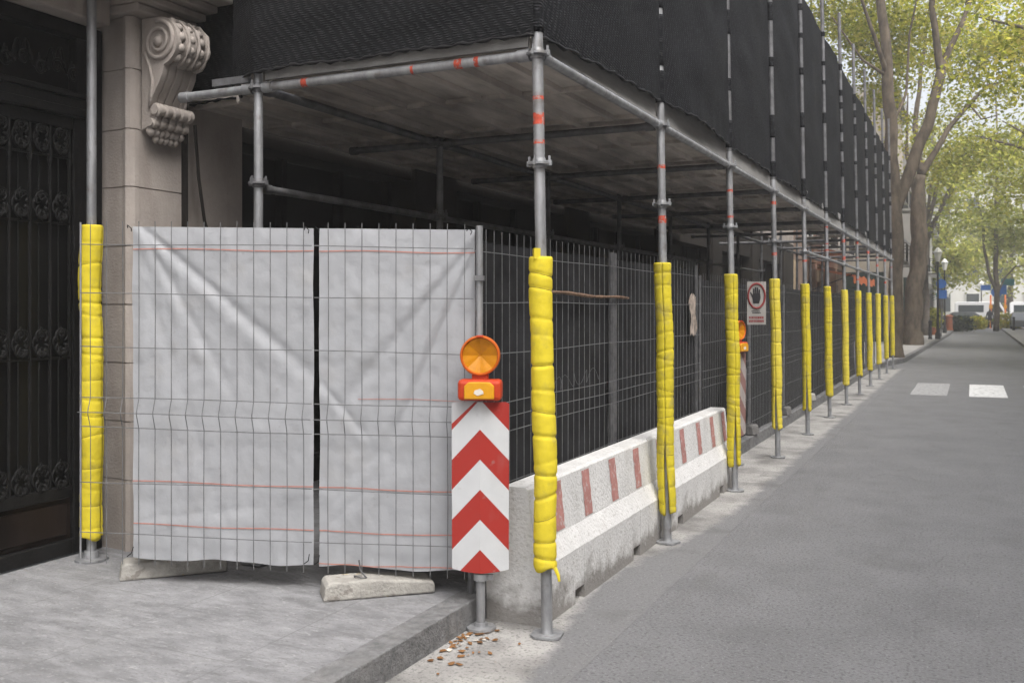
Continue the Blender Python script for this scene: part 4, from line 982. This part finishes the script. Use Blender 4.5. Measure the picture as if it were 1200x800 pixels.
tree('straight plane tree with a leaning side limb right behind the end of the scaffold', (T1[0].x, T1[0].y, .15),
     [(T1, [.30,.235,.215,.225,.20,.185,.15,.10,.05]), (L1, [.16,.20,.20,.19,.175,.165]), ([L1[-1], at(1098, 50, Z1+.5), at(1092, 10, Z1+.4), at(1094, -60, Z1), at(1085, -140, Z1)], [.145,.12,.10,.07,.03]), ([L1[-1], at(1112, 58, Z1+.6), at(1128, 25, Z1+.7), at(1145, -20, Z1+.8), at(1150, -100, Z1)], [.13,.105,.085,.06,.025]),
      ([T1[5], at(1020, 30, Z1-.6), at(990, -60, Z1-1.2)], [.09,.06,.03]), ([T1[6], at(1060, -60, Z1+.5), at(1090, -120, Z1+1)], [.10,.07,.03]),
      ([T1[4], at(1062, 110, Z1+.9), at(1066, 40, Z1+1.3), at(1080, -30, Z1+1.6)], [.05,.045,.035,.02]), ([T1[5], at(1010, 70, Z1-.3), at(975, 20, Z1-.8)], [.06,.04,.02])],
     [(at(1040, -60, Z1+2.5), (4.6, 3.6, 3.2), 3), (at(1005, 60, Z1+4), (3.0, 2.4, 2.6), 1.6), (at(1085, 30, Z1+4.5), (2.8, 2.6, 2.4), 1.3), (at(1020, 150, Z1+5), (1.8,2,2.2), .7), (at(985, 60, Z1+4), (2.4,2,2.6), 1.2), (at(960, -40, Z1+3), (2.6,2.4,2.8), 1.2)], 950, 28, .36, .075, 'leaf', seed=11)
Z2 = 44.; T2 = [at(1068, 410, Z2), at(1069, 388, Z2), at(1074, 330, Z2), at(1078, 280, Z2), at(1075, 240, Z2), at(1079, 205, Z2)]
tree('leaning plane tree with a swollen trunk, second from the scaffold', (T2[0].x, T2[0].y, .15),
     [(T2, [.50,.42,.37,.36,.31,.22]), ([T2[-1], at(1096, 178, Z2), at(1112, 150, Z2), at(1136, 122, Z2), at(1158, 100, Z2), at(1176, 96, Z2)], [.17,.14,.11,.09,.06,.03]), ([T2[-1], at(1072, 150, Z2+.5), at(1080, 80, Z2+1), at(1090, 0, Z2+1)], [.15,.12,.08,.04]),
      ([T2[4], at(1062, 180, Z2+.5), at(1064, 110, Z2+1)], [.12,.08,.03]), ([at(1136, 122, Z2), at(1150, 140, Z2-1), at(1170, 135, Z2-1.5)], [.05,.035,.015])],
     [(at(1105, -30, Z2+3), (5.5, 3.6, 4.5), 3), (at(1160, 70, Z2+1), (3.0, 2.6, 2.3), 1.4), (at(1185, 60, Z2), (2.4,3,2.2), .7), (at(1110, 170, Z2+5), (2.6, 2.6, 2.4), 1.1), (at(1165, 190, Z2+4), (2.4, 3, 1.6), .8)], 760, 28, .42, .09, 'leaf', seed=23)
Z3 = 66.; T3 = [at(1168, 388, Z3), at(1168, 345, Z3), at(1167, 305, Z3), at(1167, 250, Z3), at(1170, 180, Z3), at(1166, 100, Z3)]
tree('slender plane tree in the middle distance ahead of the road end', (T3[0].x, T3[0].y, .1),
     [(T3, [.20,.17,.15,.13,.09,.04]), ([T3[1], at(1159, 320, Z3), at(1153, 290, Z3), at(1152, 260, Z3), at(1140, 215, Z3)], [.12,.10,.09,.07,.03]), ([T3[1], at(1178, 325, Z3), at(1190, 312, Z3), at(1205, 312, Z3)], [.07,.06,.05,.02]), ([T3[3], at(1182, 210, Z3), at(1195, 160, Z3)], [.07,.05,.02])],
     [(at(1165, 215, Z3), (4.2, 4, 4.2), 3), (at(1140, 265, Z3), (2.4, 2.4, 1.8), 1), (at(1190, 275, Z3), (2.2, 2.4, 1.6), 1)], 250, 20, .45, .13, 'leaf3', 'bark_far', seed=31)
# crowns that reach over the road from trunks outside the frame on the right, and further trees along both pavements
def simple_tree(label, x, y, h, rad, crown_c, crown_r, ncl, per, size, lm, seed, sig=.45):
    b0 = Vector((x, y, .13)); c = Vector(crown_c)
    limbs = [([b0, b0+Vector((0,0,h*.35)), Vector((x+.1, y, h*.6)), Vector((c.x, c.y, h))], [rad, rad*.8, rad*.6, .05])]
    for k in range(5):
        a = k*1.257+seed; limbs.append(([Vector((x+.05, y, h*(.42+.05*k))), c.lerp(b0+Vector((0,0,c.z)), .4)+Vector((math.cos(a), math.sin(a), .1))*crown_r[0]*.4, c+Vector((math.cos(a), math.sin(a), .35))*crown_r[0]*.8], [rad*.45, rad*.3, .02]))
    return tree(label, tuple(b0), limbs, [(crown_c, crown_r, 1)], ncl, per, sig, size, lm, 'bark_far', seed)
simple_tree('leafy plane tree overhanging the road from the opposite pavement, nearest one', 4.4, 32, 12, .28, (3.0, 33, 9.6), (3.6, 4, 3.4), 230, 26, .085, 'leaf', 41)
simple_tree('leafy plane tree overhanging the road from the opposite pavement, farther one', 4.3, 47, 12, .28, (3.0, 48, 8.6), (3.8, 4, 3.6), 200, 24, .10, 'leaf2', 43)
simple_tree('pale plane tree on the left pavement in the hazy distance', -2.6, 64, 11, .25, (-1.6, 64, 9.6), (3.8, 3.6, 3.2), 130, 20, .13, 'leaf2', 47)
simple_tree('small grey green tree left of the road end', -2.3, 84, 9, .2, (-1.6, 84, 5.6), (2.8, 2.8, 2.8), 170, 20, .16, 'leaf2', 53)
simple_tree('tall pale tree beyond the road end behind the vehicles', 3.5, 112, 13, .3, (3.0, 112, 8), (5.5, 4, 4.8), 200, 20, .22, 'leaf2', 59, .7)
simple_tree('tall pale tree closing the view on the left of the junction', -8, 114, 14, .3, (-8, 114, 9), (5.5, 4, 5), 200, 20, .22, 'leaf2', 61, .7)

# ------------------------------------------------------------------ far street : buildings, shops, street furniture
def facade(label, x, ya, yb, H, m, floors, seed, shop='shop_green', awn=None, balc=True):
    root = thing('town_house', label, 'building', (x-3, (ya+yb)/2, 0)); rs = random.Random(seed)
    MB().span(x-8, x, ya, yb, 3.6, H).build('wall', M[m], root)
    MB().span(x-8, x-.25, ya, yb, 0, 3.59).build('shop_front', M[shop], root)
    nb = max(2, int((yb-ya)/2.8)); bw = (yb-ya)/nb
    for k in range(nb+1):
        yy = min(max(ya+k*bw, ya+.25), yb-.25); MB().span(x-.24, x+.03, yy-.22, yy+.22, 0, 3.58).build('pier', M[m], root)
    for k in range(nb):
        yc = ya+(k+.5)*bw
        MB().span(x-.245, x-.2, yc-bw*.34, yc+bw*.34, .5, 2.9).build('shop_window', M['glass_dark'], root)
        for f in range(floors):
            z = 4.3+f*3.1
            if z+2.2 > H: continue
            fr = MB(); fr.span(x+.002, x+.05, yc-.62, yc-.52, z, z+2.1); fr.span(x+.002, x+.05, yc+.52, yc+.62, z, z+2.1); fr.span(x+.002, x+.06, yc-.66, yc+.66, z+2.102, z+2.25)
            fo = fr.build('window', M['frame_white'], root); MB().span(x+.001, x+.02, yc-.518, yc+.518, z, z+2.1).build('pane', M['glass_dark'], fo)
            if balc:
                b_ = MB().span(x+.002, x+.55, yc-.95, yc+.95, z-.16, z-.02)
                bo = b_.build('balcony', M['plaster_grey'], root); rl = MB()
                for q in np.linspace(-.92, .92, 15): rl.tube([(x+.52, yc+q, z-.02), (x+.52, yc+q, z+.95)], .012, 4)
                rl.tube([(x+.52, yc-.94, z+.95), (x+.52, yc+.94, z+.95)], .025, 5); rl.tube([(x+.02, yc-.94, z+.95), (x+.52, yc-.94, z+.95)], .025, 5)
                rl.build('railing', M['black_metal'], bo)
    MB().span(x-8.1, x+.4, ya, yb, H+.001, H+.4).build('roof_cornice', M['plaster_grey'], root)
    return root
def awning(label, x, ya, yb, z, m, d=1.4, drop=.55, group=None):
    root = thing('awning', label, 'awning', (x, (ya+yb)/2, z)); MB().grid(8, 3, lambda u, v: (x+d*v, ya+(yb-ya)*u, z-drop*v-.05*math.sin(u*25)*v)).build('canopy', M[m], root, smooth='all', recalc=False)
    MB().grid(24, 2, lambda u, v: (x+d+.001, ya+(yb-ya)*u, z-drop-.05*math.sin(u*25)-.28*v-(.03*math.sin(u*60) if v == 1 else 0))).build('valance', M[m], root, recalc=False)
    fr = MB()
    for yy in (ya+.1, yb-.1): MB().tube([(x, yy, z-.9), (x+d*.97, yy, z-drop+.0)], .02, 5).build('arm', M['black_metal'], root)
    return root
facade('brown plastered town house with dark shop fronts just past the scaffold', -5.6, 36.5, 49, 11, 'plaster_brown', 2, 1, 'wood_pale')
facade('beige town house with balconies behind the second tree trunk', -3.7, 51, 61, 12.5, 'plaster_beige', 3, 2)
facade('grey town house with balconies in the middle distance', -3.2, 61.05, 74, 11, 'plaster_grey', 3, 3)
facade('white town house on the left corner at the junction', -2.9, 74.05, 92, 14, 'plaster_white', 3, 4, 'plaster_grey')
awning('orange awning over the shop seen under the scaffold', -5.55, 37.5, 46, 3.35, 'awning_orange', 1.6, .3)
awning('grey blue folded awning on the upper floor beside the trees', -3.68, 52, 57, 5.8, 'awning_blue', 1.3, 1.2)
awning('dark teal awning on the grey house behind the trees', -3.18, 62, 68, 4.9, 'teal', 1.3, .9)
facade('plain beige house across the street beyond the right edge', 13.4, -22, 14, 9.5, 'plaster_beige', 3, 7, 'plaster_grey', balc=False)
facade('plain brownish house across the street farther along', 13.4, 14.05, 54, 9.5, 'plaster_grey', 3, 8, 'plaster_grey', balc=False)
facade('plain white house across the street near the junction', 13.4, 54.05, 92, 9.5, 'plaster_white', 3, 9, 'plaster_grey', balc=False)
# far end of the street
fb = thing('far_building', 'long pale building closing the street beyond the junction', 'building', (0, 126, 0))
MB().span(-45, 45, 124, 134, 0, 16).build('wall', M['plaster_white'], fb)
for k in range(-8, 9):
    for f in range(4):
        fr = MB().span(k*3-.8, k*3+.8, 123.9, 123.998, 1.2+f*3.7, 3.5+f*3.7).build('window', M['frame_white'], fb); MB().span(k*3-.65, k*3+.65, 123.86, 123.898, 1.35+f*3.7, 3.4+f*3.7).build('pane', M['glass_dark'], fr)
MB().span(-45.3, 45.3, 123.5, 134.3, 16.002, 16.5).build('roof_cornice', M['plaster_grey'], fb)
def bush(label, x, y, w_, d, h, m, seed, name='shrub', cat='shrub', z=.0, size=.09, n=90, per=22):
    root = thing(name, label, cat, (x, y, z)); rs = random.Random(seed); cl = []
    while len(cl) < n:
        p = (x+rs.uniform(-.5, .5)*w_, y+rs.uniform(-.5, .5)*d, z+.12+rs.random()*h)
        if ((p[0]-x)/(w_/2))**2*.6+((p[2]-z)/h)**4 < 1.05: cl.append(p)
    st = MB()
    for k in range(6): st.tube([(x+rs.uniform(-.3,.3)*w_, y+rs.uniform(-.3,.3)*d, z), (x+rs.uniform(-.4,.4)*w_, y+rs.uniform(-.4,.4)*d, z+h*.8)], [.03,.01], 5)
    st.build('stem', M['bark_far'], root); leaves('foliage', M[m], cl, per, .14, size, root, seed); return root
p = at(1116, 390, 74); bush('dark clipped hedge at the left of the road end', p.x+.3, p.y, 2.0, 1.4, 1.15, 'hedge', 1, 'hedge', 'hedge', .0)
p = at(1136, 388, 80); bush('yellow green shrub beside the dark hedge at the road end', p.x, p.y, 1.5, 1.2, 1.0, 'flower', 2)
p = at(1146, 388, 82); bush('yellow flowering shrub left of the blue sign post', p.x, p.y, 1.3, 1.2, .95, 'flower', 3)
p = at(1182, 386, 80); bush('golden shrub at the right of the road end', p.x, p.y, 1.7, 1.3, 1.25, 'flower', 4)
p = at(1093, 400, 60); bush('green potted shrub on the far left pavement', p.x, p.y, .7, .7, 1.3, 'leaf', 5, z=.5, n=40)
q = MB().lathe((p.x, p.y, .152), [(.20,0),(.28,.45),(.30,.46),(.27,.5)], 12); tag(q.build('plant_pot', M['terracotta'], smooth=True), 'terracotta pot under the green shrub on the far pavement', 'plant pot')
def lamp(label, px, base_py, Z, h):
    p = at(px, base_py, Z); root = thing('street_lamp', label, 'street lamp', (p.x, p.y, .15), 'street lamps'); x, y = p.x, p.y
    MB().lathe((x, y, .15), [(.14,0),(.14,.3),(.08,.4),(.06,1.2),(.045,h-.9),(.07,h-.85),(.05,h-.8),(.03,h-.75)], 10).build('pole', M['black_metal'], root, smooth=True)
    MB().lathe((x, y, .15+h-.75), [(.10,0),(.20,.45),(.24,.5),(.05,.75)], 8).build('lantern', M['lantern'], root)
lamp('black street lamp with white lantern on the left pavement, nearer one', 1099, 398, 52, 4.9)
lamp('black street lamp with white lantern on the left pavement, farther one', 1107, 394, 64, 4.9)
def signpost(label, px, Z, discs, h=3.2, base=0.13):
    p = at(px, 388, Z); root = thing('sign_post', label, 'road sign', (p.x, p.y, base)); x, y = p.x, p.y
    MB().tube([(x, y, base), (x, y, base+h)], .035, 8).build('post', M['galv_dark'], root, smooth=True)
    for (dx, z, w_, hh, m, rnd) in discs:
        if rnd: MB().lathe((x+dx, y-.05, z), [(w_/2,-.01),(w_/2,.01)], 20, (0,1,0)).build('sign_disc', M[m], root)
        else: MB().box((x+dx, y-.05, z), (w_, .03, hh)).build('sign_plate', M[m], root)
signpost('post with stacked blue road signs on the left pavement', 1103, 56, [(0, 3.2, .55, .55, 'sign_blue', 1), (.05, 2.6, .5, .5, 'sign_blue', 0)], 3.5)
signpost('post with blue and teal direction signs ahead of the road end', 1168, 74, [(0, 3.0, .8, .8, 'sign_blue', 1), (-.75, 3.35, .7, .4, 'sign_blue', 0), (.75, 3.75, .9, .5, 'teal', 0), (.45, 3.2, .45, .75, 'sign_blue', 0)], 3.9, 0)
def bollard(label, px, py, Z, m, h=1.0, name='bollard', r=.09):
    p = at(px, py, Z); x, y = p.x, p.y; root = thing(name, label, name.replace('_', ' '), (x, y, .15), 'bollards on the far pavement' if name == 'bollard' else None)
    MB().lathe((x, y, .15), [(r*1.2,0),(r*1.2,.06),(r,.1),(r*.9,h*.85),(r*1.15,h*.86),(r*1.1,h*.93),(r*.5,h)], 12).build('post', M[m], root, smooth=True)
bollard('black cast bollard past the second tree, nearest of the row', 1090, 402, 52, 'black_metal')
bollard('black cast bollard on the far pavement, middle of the row', 1100, 397, 62, 'black_metal')
bollard('black cast bollard on the far pavement, last of the row', 1107, 393, 71, 'black_metal')
bollard('red litter bin on the far left pavement before the hedge', 1112, 391, 72, 'terracotta', 1.15, 'litter_bin', .26)
for px, lab in ((1161, 'orange traffic pole left of the slender tree'), (1178, 'orange traffic pole right of the slender tree')):
    p = at(px, 386, 86); root = thing('traffic_pole', lab, 'pole', (p.x, p.y, 0), 'orange traffic poles'); MB().lathe((p.x, p.y, 0), [(.09,0),(.07,.1),(.07,2.9),(.03,2.95)], 8).build('pole', M['orange_pole'], root, smooth=True)
    MB().box((p.x, p.y-.06, 1.9), (.28, .05, .3)).build('plate', M['lamp_panel'], root)
def car(label, x, y, ang, m, kind='car', name='parked_car', cat='car'):
    root = thing(name, label, cat, (x, y, 0), 'vehicles at the junction'); root.rotation_euler = (0, 0, ang)
    if kind == 'van':
        prof = [(-2.5,.35),(-2.5,2.2),(-2.35,2.35),(1.2,2.35),(1.75,1.35),(2.4,1.15),(2.5,.9),(2.5,.35)]; win = [[(.35,1.4),(1.55,1.4),(1.12,2.1),(.35,2.1)], [(-2.2,1.4),(-.1,1.4),(-.1,2.05),(-2.2,2.05)]]; hw = .95
    else:
        prof = [(-2.1,.3),(-2.15,.85),(-1.9,.98),(-1.35,1.42),(.35,1.45),(1.05,.98),(1.95,.82),(2.1,.6),(2.1,.3)]; win = [[(-.35,1.0),(.85,.98),(.3,1.37),(-.35,1.38)], [(-1.65,1.0),(-.45,1.0),(-.45,1.38),(-1.3,1.36)]]; hw = .86
    def lo(mb, nm, mm, par=root, **k): o = mb.build(nm, mm, None, **k); o.parent = par; return o
    body = lo(MB().prism(prof, lambda u, v, t: (u, t*(1-.16*max(0, v-.9)/.6 if kind == 'car' else 1), v), -hw, hw), 'body', M[m], bevel=.06)
    for poly in win:
        for sd in (-1, 1):
            wv = lambda u, v, t: (u, sd*(hw*(1-.16*max(0, v-.9)/.6 if kind == 'car' else 1)+t), v)
            lo(MB().prism(poly, wv, .002, .008), 'side_window', M['glass_dark'], body)
    for u in (-1.35, 1.35):
        for sd in (-1, 1):
            w_ = lo(MB().lathe((u, sd*(hw-.1), .32), [(.2,-.11),(.32,-.1),(.32,.1),(.2,.11)], 18, (0, sd, 0)), 'wheel', M['tyre']); lo(MB().lathe((u, sd*(hw-.1), .32), [(.18,.112),(.17,.118),(.03,.125)], 12, (0, sd, 0)), 'rim', M['car_grey'], w_)
    for sd in (-1, 1): lo(MB().box(((2.12 if kind == 'car' else 2.5), sd*hw*.68, .72), (.04, .3, .14)), 'headlight', M['lantern'], body)
car('white van crossing at the end of the street', 1.0, 99.5, 0, 'car_white', 'van', 'white_van', 'van')
car('second white van standing behind the shrubs at the junction', 5.6, 101.5, 0, 'car_white', 'van', 'white_van', 'van')
car('grey car parked at the right edge of the road end', 3.6, 88, PI/2, 'car_grey')
car('white car left of the vans at the junction', -4.2, 100.5, 0, 'car_white')
car('dark car at the kerb just right of the hedge', -.3, 97.5, .1, 'car_dark')
car('white car behind the yellow shrubs at the junction', 2.3, 103.5, 0, 'car_white')
lamp('white globe lamp standing at the right of the road end', 1150, 388, 92, 4.2)
bollard('dark planter bollard right of the road end', 1188, 392, 72, 'black_metal')
awning('cream awning over the last shop on the left', -2.88, 76, 84, 3.3, 'lantern', 1.2, .4)
awning('small teal awning over the shop past the bollards', -3.18, 69, 73.5, 3.2, 'teal', 1.0, .4)
# somebody walking at the road end
def person(label, x, y, z=0.):
    root = thing('person', label, 'person', (x, y, z)); me = bpy.data.meshes.new('body')
    V = [(0,0,.95),(0,0,1.2),(0,0,1.42),(0,0,1.53),(0,-.02,1.66),(-.1,0,.9),(-.12,-.12,.5),(-.12,-.02,.08),(.1,0,.9),(.12,.14,.5),(.12,.24,.1),(-.2,0,1.40),(-.25,.08,1.12),(-.24,-.04,.88),(.2,0,1.40),(.25,-.08,1.12),(.24,.06,.88)]
    E = [(0,1),(1,2),(2,3),(3,4),(0,5),(5,6),(6,7),(0,8),(8,9),(9,10),(2,11),(11,12),(12,13),(2,14),(14,15),(15,16)]
    rad = [.15,.14,.15,.06,.11,.10,.07,.05,.10,.07,.05,.07,.05,.04,.07,.05,.04]
    me.from_pydata(V, E, []); o = bpy.data.objects.new('body', me); C.objects.link(o); o.parent = root
    sk = o.modifiers.new('skin', 'SKIN'); me.skin_vertices.new() if not me.skin_vertices else None
    for v_, r_ in zip(me.skin_vertices[0].data, rad): v_.radius = (r_, r_)
    me.skin_vertices[0].data[0].use_root = True; ss = o.modifiers.new('sub', 'SUBSURF'); ss.levels = 1; ss.render_levels = 1; me.materials.append(M['cloth_dark'])
p = at(1160, 388, 82); person('person in dark clothes walking at the road end', p.x, p.y)
# haze
hz = MB().span(-300, 300, -300, 300, -1.2, 24); hz = hz.build('haze', []); hz['kind'] = 'stuff'; hz.data.materials.clear()
hm = bpy.data.materials.new('haze'); hm.use_nodes = True; n = hm.node_tree.nodes; n.remove(n['Principled BSDF'])
pv = n.new('ShaderNodeVolumePrincipled'); pv.inputs['Color'].default_value = (1,1,1,1); pv.inputs['Density'].default_value = .0020; pv.inputs['Anisotropy'].default_value = .2
hm.node_tree.links.new(pv.outputs[0], n['Material Output'].inputs['Volume']); hz.data.materials.append(hm); tag(hz, 'pale thin haze filling the street air', 'haze')

# ------------------------------------------------------------------ light, camera, render
SUN_EL, SUN_AZ = R(58), R(128)        # azimuth clockwise from +Y : sun behind the camera's right shoulder
W_ = bpy.data.worlds.new('World'); S.world = W_; W_.use_nodes = True; n = W_.node_tree.nodes; l = W_.node_tree.links
sk = n.new('ShaderNodeTexSky'); sk.sky_type = 'NISHITA'; sk.sun_disc = False; sk.sun_elevation = SUN_EL; sk.sun_rotation = SUN_AZ; sk.air_density = 1.0; sk.dust_density = 6.0; sk.ozone_density = 1
hs = n.new('ShaderNodeHueSaturation'); hs.inputs['Saturation'].default_value = .3; l.new(sk.outputs[0], hs.inputs['Color'])
l.new(hs.outputs[0], n['Background'].inputs['Color']); n['Background'].inputs['Strength'].default_value = .15
sl = bpy.data.lights.new('sun', 'SUN'); sl.energy = .55; sl.angle = R(25); sl.color = (1, .99, .975); so = bpy.data.objects.new('sun', sl); C.objects.link(so)
d = Vector((math.sin(SUN_AZ)*math.cos(SUN_EL), math.cos(SUN_AZ)*math.cos(SUN_EL), math.sin(SUN_EL))); so.rotation_euler = (-d).to_track_quat('-Z', 'Y').to_euler()
cam = bpy.data.cameras.new('camera'); co_ = bpy.data.objects.new('camera', cam); C.objects.link(co_); S.camera = co_
co_.location = (0, 0, EYE); co_.rotation_euler = (R(90), 0, TH); cam.sensor_width = 36; cam.lens = 36*F/1200; cam.shift_y = -40/1200; cam.clip_end = 1500; cam.clip_start = .05
cam.dof.use_dof = True; cam.dof.focus_distance = 7.5; cam.dof.aperture_fstop = 4.0
S.view_settings.view_transform = 'Standard'; S.view_settings.look = 'None'; S.view_settings.exposure = 1.12; S.view_settings.gamma = 1; S.view_settings.use_curve_mapping = False
S.render.engine = 'CYCLES'; S.cycles.max_bounces = 8; S.cycles.volume_bounces = 1
S.render.resolution_x = 1024; S.render.resolution_y = 682
